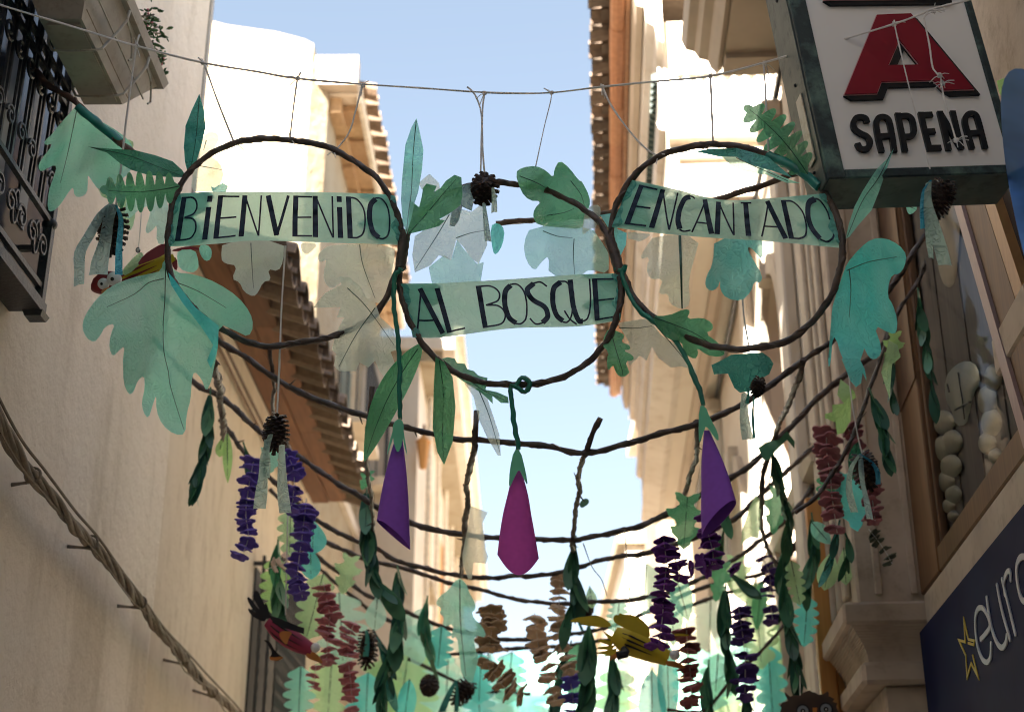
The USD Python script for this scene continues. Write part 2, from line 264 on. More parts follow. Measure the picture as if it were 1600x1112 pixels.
def spline(P, step, closed=False):
    P = np.asarray(P, float); n = len(P); out = []
    if closed: Q = np.vstack([P[-1], P, P[0], P[1]]); segs = n
    else: Q = np.vstack([2 * P[0] - P[1], P, 2 * P[-1] - P[-2]]); segs = n - 1
    for i in range(segs):
        a, b, c, d = Q[i], Q[i + 1], Q[i + 2], Q[i + 3]; k = max(1, int(np.linalg.norm(c - b) / step))
        for t in np.arange(k) / k: out.append(0.5 * (2 * b + (c - a) * t + (2 * a - 5 * b + 4 * c - d) * t * t + (3 * b - a - 3 * c + d) * t ** 3))
    if not closed: out.append(P[-1])
    return np.array(out)
def tube(path, r, sides=8, closed=False, lobes=0, twist=0.0, amp=0.0, rough=0.0, seed=0, caps=True):
    p = np.asarray(path, float); n = len(p); r = np.broadcast_to(np.asarray(r, float), (n,)).copy()
    t = (np.roll(p, -1, 0) - np.roll(p, 1, 0)) if closed else np.gradient(p, axis=0)
    t /= np.linalg.norm(t, axis=1, keepdims=True) + 1e-12
    a = np.cross(t[0], [0, 1.0, 0.05]); a /= np.linalg.norm(a) + 1e-12; A = [a]
    for i in range(1, n):
        a = A[-1] - t[i] * (A[-1] @ t[i]); A.append(a / (np.linalg.norm(a) + 1e-12))
    A = np.array(A); B = np.cross(t, A); s = np.concatenate([[0], np.cumsum(np.linalg.norm(np.diff(p, axis=0), axis=1))])
    ang = np.arange(sides) * 2 * np.pi / sides
    rr = r[:, None] * np.ones(sides)
    if lobes: rr = rr * (1 + amp * np.cos(lobes * ang[None] + twist * s[:, None]))
    if rough: rr = rr * (1 + rough * (meshkit.noise(np.stack([s[:, None] * 30 + 0 * ang, np.cos(ang)[None] * 1.5 + 0 * s[:, None], np.sin(ang)[None] * 1.5 + 0 * s[:, None]], -1) + seed * 17.3, 3) - 0.5) * 2)
    v = p[:, None] + rr[..., None] * (np.cos(ang)[None, :, None] * A[:, None] + np.sin(ang)[None, :, None] * B[:, None])
    m = n if closed else n - 1
    i, j = np.meshgrid(np.arange(m), np.arange(sides), indexing='ij'); k = (i + 1) % n; jj = (j + 1) % sides
    q = np.stack([i * sides + j, i * sides + jj, k * sides + jj, k * sides + j], -1).reshape(-1, 4)
    f = np.vstack([q[:, [0, 1, 2]], q[:, [0, 2, 3]]]); v = v.reshape(-1, 3)
    if not closed and caps:
        v = np.vstack([v, p[0], p[-1]]); c0, c1 = n * sides, n * sides + 1; j = np.arange(sides); jj = (j + 1) % sides
        f = np.vstack([f, np.stack([jj, j, np.full(sides, c0)], 1), np.stack([(n - 1) * sides + j, (n - 1) * sides + jj, np.full(sides, c1)], 1)])
    return trimesh.Trimesh(v, f, process=False)
def wire(path, r, sides=5, step=0.03): return tube(spline(path, step), r, sides)
def ball(c, r, sub=2):
    m = trimesh.creation.icosphere(subdivisions=sub); m.apply_scale(np.broadcast_to(np.asarray(r, float), (3,))); m.apply_translation(c); return m
def chaikin(P, k=2):
    P = np.asarray(P, float)
    for _ in range(k):
        N = np.roll(P, -1, 0); P = np.stack([0.75 * P + 0.25 * N, 0.25 * P + 0.75 * N], 1).reshape(-1, 2)
    return P
def stroke(pts, width, smooth=True):
    P = spline(pts, 1.5) if smooth and len(pts) > 2 else np.asarray(pts, float)
    return LineString(P).buffer(width / 2, cap_style=2, join_style=1)
def sheet(poly, spacing):
    """Triangulates a polygon with points inside it, so that it can be bent."""
    poly = poly.buffer(0); x0, y0, x1, y1 = poly.bounds; B = []
    for g in polys(poly):
        for ring in [g.exterior, *g.interiors]:
            L = ring.length; k = max(8, int(L / (spacing * 0.7))); B += [ring.interpolate(t * L / k).coords[0] for t in range(k)]
            B += list(ring.simplify(spacing * 0.08).coords)[:-1]
    gx, gy = np.meshgrid(np.arange(x0, x1, spacing), np.arange(y0, y1, spacing)); gx[::2] += spacing / 2; inner = poly.buffer(-spacing * 0.45)
    G = [(a, b) for a, b in zip(gx.ravel(), gy.ravel()) if inner.contains(Point(a, b))]
    P = np.unique(np.round(np.array(B + G), 3), axis=0); tri = Delaunay(P).simplices
    C = P[tri].mean(1); fat = poly.buffer(spacing * 0.02)
    keep = np.array([fat.contains(Point(*c)) for c in C])
    tri = tri[keep]; a = P[tri]; area = np.abs(np.cross(a[:, 1] - a[:, 0], a[:, 2] - a[:, 0])); tri = tri[area > 1e-6]
    used, inv = np.unique(tri, return_inverse=True); return P[used], inv.reshape(-1, 3)
# ================================================================ the setting
def ground():
    t = Thing('street', 'pale stone paving of the narrow street', None, None, 'structure')
    t.add('street', (np.array([(-300, -300, 0), (300, -300, 0), (300, 300, 0), (-300, 300, 0)], float), np.array([[0, 1, 2], [0, 2, 3]])), 'paving'); t.done()
ground()

# ---- cream house on the left, near
LW, EZ = -2.2, 5.93
t = Thing('cream_house', 'tall cream stucco house wall on the left with iron grille and cable bundle', 'house')
t.add('wall', box(-8, LW, -3, 8.43, 0, 8.9), 'stucco_cream')
t.add('corner_bead', box(LW - 0.02, LW + 0.012, 8.37, 8.445, EZ, 8.85), 'planter_grey')
t.add('window_pane', box(LW - 0.02, LW + 0.012, 3.5, 5.82, 4.30, 8.2), 'dark_glass')
for y in np.arange(3.9, 5.7, 0.31): t.add('window_blind', box(LW + 0.013, LW + 0.02, y, y + 0.10, 4.5, 8.1), 'blind_grey')
t.done()

# ---- house under the tiled eave, cream tinted warm for bounced light
EZ = 5.93
t = Thing('tiled_house', 'cream house tinted warm for bounced light, with brown board soffit under a clay tile eave', 'house')
t.add('wall', box(-8, LW - 0.006, 8.45, 14.62, 0, EZ - 0.02), 'stucco_ochre')
roof = [(-8, EZ + 1.9), (-8, EZ + 1.75), (-1.98, EZ + 0.05), (-1.98, EZ + 0.13)]
m = trimesh.creation.extrude_polygon(Polygon(roof), 6.1, engine='earcut'); v = m.vertices
rf = t.add('roof', trimesh.Trimesh(np.stack([v[:, 0], 8.47 + v[:, 2], v[:, 1]], 1), m.faces[:, ::-1], process=False), 'roof_clay_dark')
xs = [LW, LW + 0.185, LW + 0.37]
for c in range(2):
    y = 8.46
    for ln in ((2.1, 2.3, 1.6) if c == 0 else (1.4, 2.4, 2.2)):
        t.add('soffit_board', box(xs[c] + 0.004, xs[c + 1] - 0.004, y + 0.003, y + ln - 0.003, EZ - 0.015 + 0.012 * c, EZ + 0.03), 'wood_soffit'); y += ln
def half_tile(c, r, L, th, up, tilt, n=7, taper=0.85):
    """A half-round clay tile running along x from c; up: cover tile, else channel tile."""
    V = []
    for k in (0, 1):
        x = c[0] + L * k; rr0 = r * (1.0 if k else taper)
        for q in (rr0, rr0 - th):
            a = np.linspace(0, math.pi, n) if up else np.linspace(math.pi, 2 * math.pi, n)
            V.append(np.stack([np.full(n, x), c[1] + q * np.cos(a), c[2] + q * np.sin(a) - tilt * L * k], 1))
    o0, i0, o1, i1 = [np.arange(n) + n * k for k in range(4)]; Fc = []
    def strip(a, b):
        for k in range(n - 1): Fc.extend([[a[k], a[k + 1], b[k + 1]], [a[k], b[k + 1], b[k]]])
    strip(o0, o1); strip(i1, i0); strip(o1, i1); strip(i0, o0)
    for k in (0, n - 1): Fc.extend([[o0[k], o1[k], i1[k]], [o0[k], i1[k], i0[k]]])
    return trimesh.Trimesh(np.vstack(V), Fc, process=False)
for k in range(19):
    y = 8.62 + 0.322 * k
    if y > 14.5: break
    j = RNG.uniform(-0.02, 0.02, 3)
    t.add('roof_tile', half_tile((-2.0 + j[0], y + j[1] * 0.5, EZ + 0.15), 0.135, 0.42 + j[2], 0.02, False, 0.28), 'roof_clay_grey', rf)
    t.add('roof_tile', half_tile((-2.05 + j[1], y + 0.16, EZ + 0.16), 0.125, 0.50 + j[0], 0.02, True, 0.28), 'roof_clay_grey', rf)
t.done()
t = Thing('wall_conduit', 'pair of thin brown conduits along the wall below the board soffit', 'conduit')
for dx, dz in ((0.03, 0.0), (0.05, 0.05)):
    t.add('pipe', wire([(LW + dx, 8.5, 5.60 + dz), (LW + dx, 11, 5.57 + dz), (LW + dx, 14.4, 5.60 + dz)], 0.013, 6, 0.3), 'wood_dark')
t.done()

# ---- gable house behind it
t = Thing('gable_house', 'tall sunlit gabled house with brick cornice above the tiled eave', 'house')
Xg = onY(490, 68, 14.65)[0]; top = [onY(x, y, 14.65) for x, y in ((300, 30), (335, 34), (352, 39), (400, 46), (430, 50), (458, 57), (476, 62), (490, 69))]
plan = Polygon([(-9, 14.65), (Xg, 14.65), (Xg + 0.18, 14.9), (Xg + 0.18, 22), (-9, 22)])
ztop = top[-1][2]
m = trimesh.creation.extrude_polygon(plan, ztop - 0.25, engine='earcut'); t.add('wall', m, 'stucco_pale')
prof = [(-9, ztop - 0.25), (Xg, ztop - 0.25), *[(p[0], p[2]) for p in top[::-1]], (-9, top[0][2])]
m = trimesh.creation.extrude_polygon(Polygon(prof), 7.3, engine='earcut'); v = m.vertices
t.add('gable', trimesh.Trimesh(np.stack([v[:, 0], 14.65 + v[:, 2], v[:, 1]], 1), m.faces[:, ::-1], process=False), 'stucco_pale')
fx = Xg + 0.18; zc = ztop - 0.75
t.add('cornice_end', box(Xg + 0.02, -1.98, 14.72, 14.93, zc + 0.22, ztop - 0.12), 'soffit_tan')  # darker tan puts the shade of this end face into its colour
co = t.add('cornice', box(fx - 0.02, -2.0, 14.95, 21.9, zc + 0.2, zc + 0.32), 'stucco_ochre')
for r_, (xa, xb, dz) in enumerate(((fx + 0.005, -2.2, 0.0), (-2.195, -2.0, 0.09))):
    for k in range(20):
        y = 15.0 + 0.34 * k + 0.17 * (r_ % 2); dd = RNG.uniform(-0.015, 0.015)
        t.add('brick', box(xa, xb, y, y + 0.325, zc + dz + dd + (0.04 if k % 2 else 0), zc + 0.2 - 0.002 + 0 * dz), 'brick_tan', co)
t.add('cornice_band', box(-1.995, -1.94, 14.96, 21.9, zc + 0.1, zc + 0.36), 'plaster_light')
rf = t.add('roof', box(-4.0, -2.1, 14.95, 21.9, zc + 0.33, zc + 0.40), 'roof_clay_dark')
for k in range(18):
    y = 15.1 + 0.37 * k
    t.add('roof_tile', half_tile((-2.2, y, zc + 0.47), 0.15, 0.44 + RNG.uniform(-.02, .02), 0.03, False, 0.22), 'roof_clay', rf)
for z0 in (3.2, 7.2): t.add('window', box(fx - 0.1, fx + 0.012, 17.2, 18.3, z0, z0 + 1.7), 'shutter_dark')
for (yb, zb) in ((16.6, 7.6), (19.2, 7.6)):
    sl = t.add('balcony', box(fx, fx + 0.45, yb, yb + 1.5, zb, zb + 0.12), 'stucco_ochre')
    for k in range(13): t.add('baluster', box(fx + 0.41, fx + 0.43, yb + 0.02 + 0.12 * k, yb + 0.04 + 0.12 * k, zb + 0.121, zb + 1.0), 'iron', sl)
    for k in range(3): t.add('baluster', box(fx + 0.05 + 0.12 * k, fx + 0.07 + 0.12 * k, yb + 0.01, yb + 0.03, zb + 0.121, zb + 1.0), 'iron', sl)
    t.add('handrail', box(fx + 0.40, fx + 0.44, yb, yb + 1.5, zb + 1.001, zb + 1.04), 'iron', sl)
t.add('string_course', box(fx - 0.01, fx + 0.06, 14.95, 21.9, 6.9, 7.05), 'stucco_white')
t.done()
t = Thing('wall_lamp', 'brown lantern on a bracket on the pale house wall behind the left purple cone', 'lamp')
lp = onY(662, 705, 19.45); lp[1] = 19.40
t.add('bracket', tube([lp + [0, .2, .35], lp + [0, .0, .38], lp + [0, -.02, .2]], 0.02, 6), 'wood_mid')
m = trimesh.creation.revolve(np.array([(0.001, -.30), (.05, -.28), (.10, .1), (.12, .12), (.03, .22), (0.001, .22)]), sections=6); m.apply_translation(lp + [0, -.02, 0]); t.add('lantern', m, 'wood_orange')
t.add('cap', ball(lp + [0, -.02, .23], .03, 1), 'iron'); t.done()

# ---- farther pale house on the left
t = Thing('pale_house', 'pale cream house farther down the street on the left, eave against the sky', 'house')
t.add('wall', box(-8, -1.5, 19.6, 36, 0, 9.6), 'stucco_white')
t.add('cornice', box(-8, -1.15, 19.5, 36.1, 9.6, 9.75), 'stucco_pale'); t.add('cornice', box(-8, -0.98, 19.4, 36.1, 9.753, 9.95), 'stucco_white')
g = t.add('gutter', box(-1.0, -0.84, 19.4, 36.1, 9.98, 10.12), 'plaster_light')
for k in range(6): t.add('downpipe', tube([(-1.42, 21 + 2.5 * k, 0.5), (-1.42, 21 + 2.5 * k, 9.6)], 0.045, 8), 'plaster_light')
for y in (21.6, 25, 29):
    for z0 in (3.6, 6.8):
        w = t.add('window', box(-1.6, -1.47, y, y + 1.1, z0, z0 + 1.7), 'wood_orange'); t.add('sill', box(-1.5, -1.36, y - 0.1, y + 1.2, z0 - 0.12, z0 - 0.01), 'stucco_pale', w)
t.done()
t = Thing('distant_house', 'sunlit pale house closing the far end of the street', 'house')
t.add('wall', box(-9, 2.2, 56, 62, 0, 9.0), 'stucco_white'); t.add('roof', box(-9.2, 2.4, 55.8, 62, 9.003, 9.3), 'roof_clay'); 
for x in (-6, -3.2, -0.4): 
    w = t.add('window', box(x, x + 1.1, 55.93, 56.05, 5.0, 7.0), 'shutter_dark'); t.add('sill', box(x - .1, x + 1.2, 55.85, 55.995, 4.85, 4.995), 'stucco_pale', w)
t.done()
t = Thing('corner_house', 'white sunlit house at the right of the far end of the street', 'house')
t.add('wall', box(2.5, 9, 33, 52, 0, 10.4), 'stucco_white'); t.add('cornice', box(2.3, 9.1, 32.8, 52, 10.403, 10.7), 'stucco_pale')
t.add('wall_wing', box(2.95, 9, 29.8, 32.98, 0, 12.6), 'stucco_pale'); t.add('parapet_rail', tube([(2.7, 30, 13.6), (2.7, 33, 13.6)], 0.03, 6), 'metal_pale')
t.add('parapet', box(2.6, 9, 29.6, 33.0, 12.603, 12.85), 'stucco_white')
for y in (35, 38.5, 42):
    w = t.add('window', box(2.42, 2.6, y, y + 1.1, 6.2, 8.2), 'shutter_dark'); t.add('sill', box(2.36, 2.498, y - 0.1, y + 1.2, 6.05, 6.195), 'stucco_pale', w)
t.done()
# unseen block added behind the camera to keep sun off the near part
t = Thing('bend_house', 'added unseen tower behind the viewer that shades the near street', 'house')
t.add('wall', box(-7.2, 1.3, -11, -3.2, 0, 15.3), 'stucco_white'); t.add('cornice', box(-7.2, 1.3, -3.195, -3.0, 14.6, 15.0), 'stone_pale'); t.done()

# ---- bay house on the right: lower facade with arches, upper storey overhanging the street
th = math.atan(135 / (2222 / math.cos(PITCH)))
BF = Frame((math.sin(th), math.cos(th)), np.array([math.cos(th), -math.sin(th), 0]) * 0.16)
FL = -1.24
t = Thing('bay_house', 'cream house on the right with overhanging upper storey, tile eave and arched openings', 'house')
u_a, _ = BF.at(1238, 600, FL); u_b, _ = BF.at(1160, 600, FL); _, z_cr = BF.at(1193, 482, FL)
wall = Polygon([(8.45, 0), (21, 0), (21, 7.3), (8.45, 7.3)]); ARCH = []
def arch_poly(uc, r, zs, z0): return Polygon([(uc - r, z0), (uc + r, z0)] + [(uc + r * math.cos(a), zs + r * math.sin(a)) for a in np.linspace(0, math.pi, 17)])
for uc, r, zs in ((u_a + 0.62 + 0.0, 0.58, z_cr - 0.62), (13.6, 0.62, 5.3), (16.9, 0.62, 5.3)):
    ARCH.append((uc, r, zs)); wall = wall.difference(arch_poly(uc, r, zs, 2.6))
t.add('wall', BF.prism(wall, FL, FL - 0.4), 'bay_cream')
for uc, r, zs in ARCH:
    ring = arch_poly(uc, r + 0.15, zs, 3.0).difference(arch_poly(uc, r - 0.002, zs, 2.9))
    t.add('archivolt', BF.prism(ring, FL + 0.06, FL + 0.002), 'stone_pale')
    fr = t.add('door_frame', BF.prism(arch_poly(uc, r - 0.01, zs, 2.7).difference(arch_poly(uc, r - 0.09, zs, 2.8)), FL - 0.14, FL - 0.24), 'wood_orange')
    t.add('door', BF.prism(arch_poly(uc, r - 0.092, zs, 2.7), FL - 0.20, FL - 0.26), 'wood_dark', fr)
    t.add('mullion', BF.box(uc - 0.03, uc + 0.03, FL - 0.19, FL - 0.15, 2.8, zs + r - 0.1), 'wood_orange', fr)
    t.add('keystone', BF.box(uc - 0.09, uc + 0.09, FL + 0.003, FL + 0.10, zs + r - 0.03, zs + r + 0.26), 'stone_pale')
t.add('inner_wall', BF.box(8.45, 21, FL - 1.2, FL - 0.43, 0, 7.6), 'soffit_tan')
t.add('string_course', BF.run([(FL, 4.35), (FL + 0.07, 4.38), (FL + 0.09, 4.46), (FL + 0.05, 4.5), (FL, 4.52)], 8.5, 21), 'stone_pale')
for u in (9.1, 11.6, 15.2):
    t.add('pilaster', BF.box(u - 0.16, u + 0.16, FL + 0.002, FL + 0.09, 0, 7.1, 0.015), 'stucco_white')
    t.add('pilaster_cap', BF.box(u - 0.21, u + 0.21, FL + 0.001, FL + 0.15, 7.102, 7.26, 0.02), 'stone_pale')
# upper storey and its mouldings
U0, U1 = 10.5, 20.3
t.add('upper_storey', BF.box(U0, U1, -5, -0.5, 7.36, 9.1), 'bay_cream')
t.add('bay_moulding', BF.run([(-0.5, 7.42), (-0.47, 7.36), (-0.70, 7.30), (-0.78, 7.34), (-0.78, 7.358), (-0.505, 7.359)], U0 + .01, U1), 'stucco_white')
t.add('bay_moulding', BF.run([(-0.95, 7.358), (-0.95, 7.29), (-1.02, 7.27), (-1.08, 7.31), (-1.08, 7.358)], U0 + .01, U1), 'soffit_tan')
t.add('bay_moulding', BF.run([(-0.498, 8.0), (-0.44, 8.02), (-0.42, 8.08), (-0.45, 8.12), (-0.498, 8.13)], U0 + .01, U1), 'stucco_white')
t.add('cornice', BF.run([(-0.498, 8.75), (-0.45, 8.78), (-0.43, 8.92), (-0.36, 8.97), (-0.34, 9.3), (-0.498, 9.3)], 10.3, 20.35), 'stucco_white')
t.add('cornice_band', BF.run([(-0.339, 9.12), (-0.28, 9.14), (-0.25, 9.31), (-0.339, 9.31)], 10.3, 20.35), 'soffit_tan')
gu = t.add('gutter', BF.box(10.3, 20.4, -0.24, -0.20, 9.38, 9.43), 'gutter_clay')
for k in range(15):
    a = 10.3 + 0.675 * k
    t.add('gutter_section', tube([BF.p(a, -0.13, 9.42), BF.p(a + 0.67, -0.13, 9.42)], 0.072 + 0.005 * (k % 2), 10), 'gutter_clay', gu)
rf = t.add('roof', BF.box(10.3, 20.4, -4, 0.02, 9.52, 9.6), 'roof_clay_dark')
for k in range(37):
    u = 10.4 + 0.27 * k; c = BF.p(u, 0, 0)
    up = k % 2 == 0
    a = np.linspace(0, math.pi, 6) if up else np.linspace(math.pi, 2 * math.pi, 6); P = []
    for w, rr in ((-0.10, 0.11), (0.13 + RNG.uniform(-.015, .015), 0.125)):
        for q in (rr, rr - 0.02): P += [BF.p(u + q * math.cos(x), w, 9.52 + (0.0 if up else 0.03) + q * math.sin(x) * 0.8 - 0.12 * (w + 0.1)) for x in a]
    n = 6; Fc = []
    for A, B in ((0, 2), (3, 1), (2, 3), (1, 0)):
        for i in range(n - 1): Fc += [[A * n + i, A * n + i + 1, B * n + i + 1], [A * n + i, B * n + i + 1, B * n + i]]
    t.add('roof_tile', trimesh.Trimesh(np.array(P), Fc, process=False), 'roof_clay' if up else 'roof_clay_dark', rf)
# the end wall of the upper storey, facing the viewer
FB = Frame((-BF.n[0], -BF.n[1]), BF.o + BF.d * U0)
def fb(x0, y0, x1, y1, w0, w1, bev=0.0):
    a, b = FB.at(x0, (y0 + y1) / 2), FB.at(x1, (y0 + y1) / 2); c, d = FB.at((x0 + x1) / 2, y0), FB.at((x0 + x1) / 2, y1)
    return FB.box(min(a[0], b[0]), max(a[0], b[0]), w0, w1, min(c[1], d[1]), max(c[1], d[1]), bev)
t.add('ledge', fb(1044, 216, 1206, 226, 0.002, 0.12, 0.01), 'stone_pale')
t.add('panel', fb(1052, 236, 1202, 250, 0.002, 0.05, 0.008), 'stucco_white'); t.add('panel', fb(1052, 252, 1062, 306, 0.002, 0.05, 0.008), 'stucco_white')
t.add('panel', fb(1064, 268, 1204, 310, 0.002, 0.03, 0.006), 'bay_cream')
# the balcony slab nearer to the viewer
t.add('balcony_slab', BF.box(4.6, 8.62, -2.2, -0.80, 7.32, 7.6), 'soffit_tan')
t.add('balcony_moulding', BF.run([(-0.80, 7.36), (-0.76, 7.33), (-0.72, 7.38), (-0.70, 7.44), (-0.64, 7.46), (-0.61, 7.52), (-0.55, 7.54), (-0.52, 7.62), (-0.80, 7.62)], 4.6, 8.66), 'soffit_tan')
t.add('balcony_rib', BF.box(8.40, 8.615, -1.24, -0.80, 7.28, 7.318), 'soffit_tan')
t.done()
t = Thing('folded_awning', 'white pleated awning lit by the sun below the balcony soffit', 'awning')
a0, a1 = FB.at(1060, 170), FB.at(1214, 170); z1, z0 = FB.at(1130, 122)[1], FB.at(1130, 214)[1]
us = np.linspace(min(a0[0], a1[0]), max(a0[0], a1[0]), 120); V = []
for z, k in ((z0, 1.0), ((z0 + z1) / 2, 0.9), (z1, 0.75)):
    V += [FB.p(u, 0.06 + k * 0.022 * (math.sin(u * 62) + 0.6 * math.sin(u * 27 + 1)), z + 0.01 * math.sin(u * 31)) for u in us]
n = len(us); Fc = [f for r in range(2) for i in range(n - 1) for f in ([r * n + i, r * n + i + 1, (r + 1) * n + i + 1], [r * n + i, (r + 1) * n + i + 1, (r + 1) * n + i])]
t.add('cloth', (np.array(V), np.array(Fc)), 'awning', smooth=True); t.add('rail', FB.box(us[0], us[-1], 0.03, 0.1, z1 - 0.01, z1 + 0.04), 'metal_pale'); t.done()
t = Thing('louvered_shutter', 'open pale louvered shutter with dark slats beside the terracotta gutter', 'shutter')
t.add('shutter_leaf', BF.box(10.6, 13.2, -0.499, -0.455, 8.15, 8.7), 'metal_pale')
for k in range(24): t.add('slat', BF.run([(-0.454, 8.58), (-0.40, 8.60), (-0.40, 8.66), (-0.454, 8.68)], 10.65 + 0.105 * k, 10.70 + 0.105 * k), 'shutter_dark')
t.done()
t = Thing('facade_cable', 'dark cable running under the overhanging upper storey on the right', 'cable')
t.add('facade_cable', wire([BF.p(6.5, -1.2, 7.30), BF.p(10, -1.2, 7.285), BF.p(14, -1.2, 7.29), BF.p(20, -1.2, 7.28)], 0.022, 6, 0.3), 'iron'); t.done()
t = Thing('wood_door_post', 'orange wooden door post with sunlight put into its colour beside the stone capital', 'post')
t.add('timber', BF.box(8.36, 8.44, -1.19, -1.095, 2.2, 4.1, 0.006), 'wood_orange'); t.add('timber', BF.box(8.38, 8.44, -1.24, -1.195, 2.2, 4.0, 0.005), 'wood_orange')  # orange raised in place of sunlight, which is blocked here
t.done()

# ---- stone house on the right, near
RN = Frame((0.0932, 0.9957), np.array([0.9957, -0.0932, 0]) * 1.43)
t = Thing('stone_house', 'sandstone house on the right with moulded pilaster and wooden window', 'house')
uW, zS = RN.at(1462, 915); uP0, _ = RN.at(1455, 700); uP1, _ = RN.at(1410, 700); u45 = RN.at(1562, 300)[0]
wl = Polygon([(3.0, 0), (8.6, 0), (8.6, 7.27), (3.0, 7.27)]).difference(Polygon([(u45, zS), (uP1, zS), (uP1, 6.3), (u45, 6.3)]))
t.add('wall', RN.prism(wl, 0, -0.22), 'stone')
t.add('wall_upper', RN.box(3.0, 8.6, -4, -0.0, 7.28, 7.7), 'stone')
t.add('wall_behind', RN.box(-2.9, 2.99, -4, 0.0, 0, 7.7), 'stone'); t.add('wall_inner', RN.box(3.0, 8.6, -4, -0.62, 0, 7.25), 'stone')
pu = 7.5
def pw(px, py, u):
    p = onP(px, py, RN.d, RN.d @ RN.o + u) - RN.o; return float(-(p @ RN.n)), float(p[2])
W_s = pw(1337, 900, pu)[0]
zc1 = pw(1330, 948, pu)[1]; zc2 = pw(1339, 982, pu)[1]
t.add('pilaster', RN.box(pu, 8.75, 0.0, W_s, zc1 + 0.002, 7.25, 0.012), 'stone')
for k, (a, b) in enumerate(((pu + 0.22, pu + 0.36), (pu + 0.52, pu + 0.62), (pu + 0.85, pu + 1.15))):
    t.add('fillet', RN.box(a, b, W_s + 0.001, W_s + 0.035, zc1 + 0.1, 7.2, 0.01), 'stone_pale')
for a, b in ((0.05, 0.09), (W_s - 0.13, W_s - 0.09)): t.add('panel_moulding', RN.box(pu - 0.018, pu + 0.002, a, b, zc1 + 0.06, 6.9, 0.006), 'stone')
def ring(w_out, u_out, z0, z1, mat='stone', bev=0.015): return RN.box(pu - u_out, 8.8, 0.001, W_s + w_out, z0, z1, bev)
zz = [zc1, zc2, pw(1364, 1035, pu)[1], pw(1375, 1070, pu)[1]]
t.add('abacus', ring(0.10, 0.13, zz[1], zz[0]), 'stone')
for k in range(14):
    f0, f1 = k / 14, (k + 1) / 14; e = 0.085 - 0.085 * math.sin((k + 0.5) / 14 * math.pi / 2)
    t.add('echinus', ring(e - 0.02, e + 0.03, zz[1] + (zz[2] - zz[1]) * f1, zz[1] + (zz[2] - zz[1]) * f0 - 0.0002, bev=0.0), 'stone')
t.add('astragal', ring(0.02, 0.055, zz[3], zz[2] - 0.001, bev=0.02), 'stone')
t.add('column', RN.box(pu + 0.01, 8.7, 0.001, W_s - 0.09, 0, zz[3] - 0.002, 0.012), 'stone')
# sill band and the stone below the shop sign
sb = pw(1447, 975, pu)[1]
t.add('sill_band', RN.box(3.0, pu - 0.14, 0.001, 0.05, zS - 0.20, zS - 0.025, 0.008), 'stone_pale')
t.add('lower_band', RN.box(3.0, pu - 0.14, 0.001, 0.10, 1.7, 2.33, 0.02), 'stone')
t.add('corbel', RN.box(*sorted((RN.at(1572, 500)[0], RN.at(1640, 500)[0])), 0.001, 0.07, RN.at(1590, 545, .05)[1], RN.at(1590, 470, .05)[1], 0.01), 'stone')
# window
f = t.add('window_frame', RN.box(uP0, uP1 - 0.004, -0.05, 0.035, zS + 0.004, 6.28, 0.008), 'wood_mid')
t.add('rail', RN.box(u45, uP0 - 0.003, -0.05, 0.03, zS + 0.004, zS + 0.13, 0.008), 'wood_mid', f)
t.add('bead', RN.box(uP0 - 0.035, uP0 - 0.004, -0.03, 0.012, zS + 0.134, 6.28, 0.006), 'wood_dark', f)
t.add('glass', RN.box(u45, uP0 - 0.004, -0.009, -0.005, zS + 0.135, 6.28), 'window_glass', f)
t.add('frame_joint', RN.box(uP0 - 0.001, uP1 - 0.006, 0.036, 0.042, zS + 1.02, 6.26), 'wood_dark', f)
t.done()
t = Thing('window_picture', 'shop window picture of dark boards with garlic braids and a white jug behind the glass', 'window display')
for k in range(12): t.add('board', RN.box(u45 + 0.165 * k, u45 + 0.165 * k + 0.158, -0.045, -0.034 - 0.003 * (k % 3), zS + 0.02, 6.3), 'wood_board')
def relief(name, pts, w, mat, smooth=2, parent=None):
    P = np.array([RN.at(x, y, w) for x, y in (chaikin(pts, smooth) if smooth else pts)]); c = P.mean(0); V = []; n = len(P)
    for f, h in ((1.0, 0.0), (0.93, 0.006), (0.75, 0.013), (0.4, 0.018)): V += [RN.p(c[0] + (p[0] - c[0]) * f, w + h, c[1] + (p[1] - c[1]) * f) for p in P]
    V.append(RN.p(c[0], w + 0.019, c[1])); Fc = [[r * n + i, r * n + (i + 1) % n, (r + 1) * n + (i + 1) % n, (r + 1) * n + i] for r in range(3) for i in range(n)]
    T = [t_ for q in Fc for t_ in ([q[0], q[1], q[2]], [q[0], q[2], q[3]])] + [[3 * n + i, 3 * n + (i + 1) % n, 4 * n] for i in range(n)]
    return t.add(name, trimesh.Trimesh(np.array(V), T, process=False), mat, smooth=True, parent=parent)
def oval(x, y, rx, ry, k=14): return [(x + rx * math.cos(a) * (1 + .05 * math.cos(3 * a)), y + ry * math.sin(a)) for a in np.linspace(0, 2 * math.pi, k + 1)[:-1]]
relief('paddle', [(1462, 290), (1502, 290), (1499, 380), (1494, 440), (1483, 452), (1470, 440), (1463, 390)], -0.032, 'pale_wood')
for x, y, rx, ry in ((1475, 660, 17, 20), (1488, 690, 16, 20), (1472, 700, 15, 20), (1486, 728, 17, 19), (1478, 752, 14, 17), (1490, 772, 13, 15), (1483, 790, 10, 12), (1490, 806, 8, 10)): relief('garlic_bulb', oval(x, y, rx, ry), -0.031 + 0.0015 * (y % 3), 'garlic')
for x, y, rx, ry in ((1552, 590, 13, 22), (1543, 625, 15, 24), (1549, 660, 16, 24), (1543, 692, 14, 18), (1556, 712, 10, 13)): relief('garlic_bulb', oval(x, y, rx, ry), -0.031 + 0.0015 * (y % 3), 'garlic')
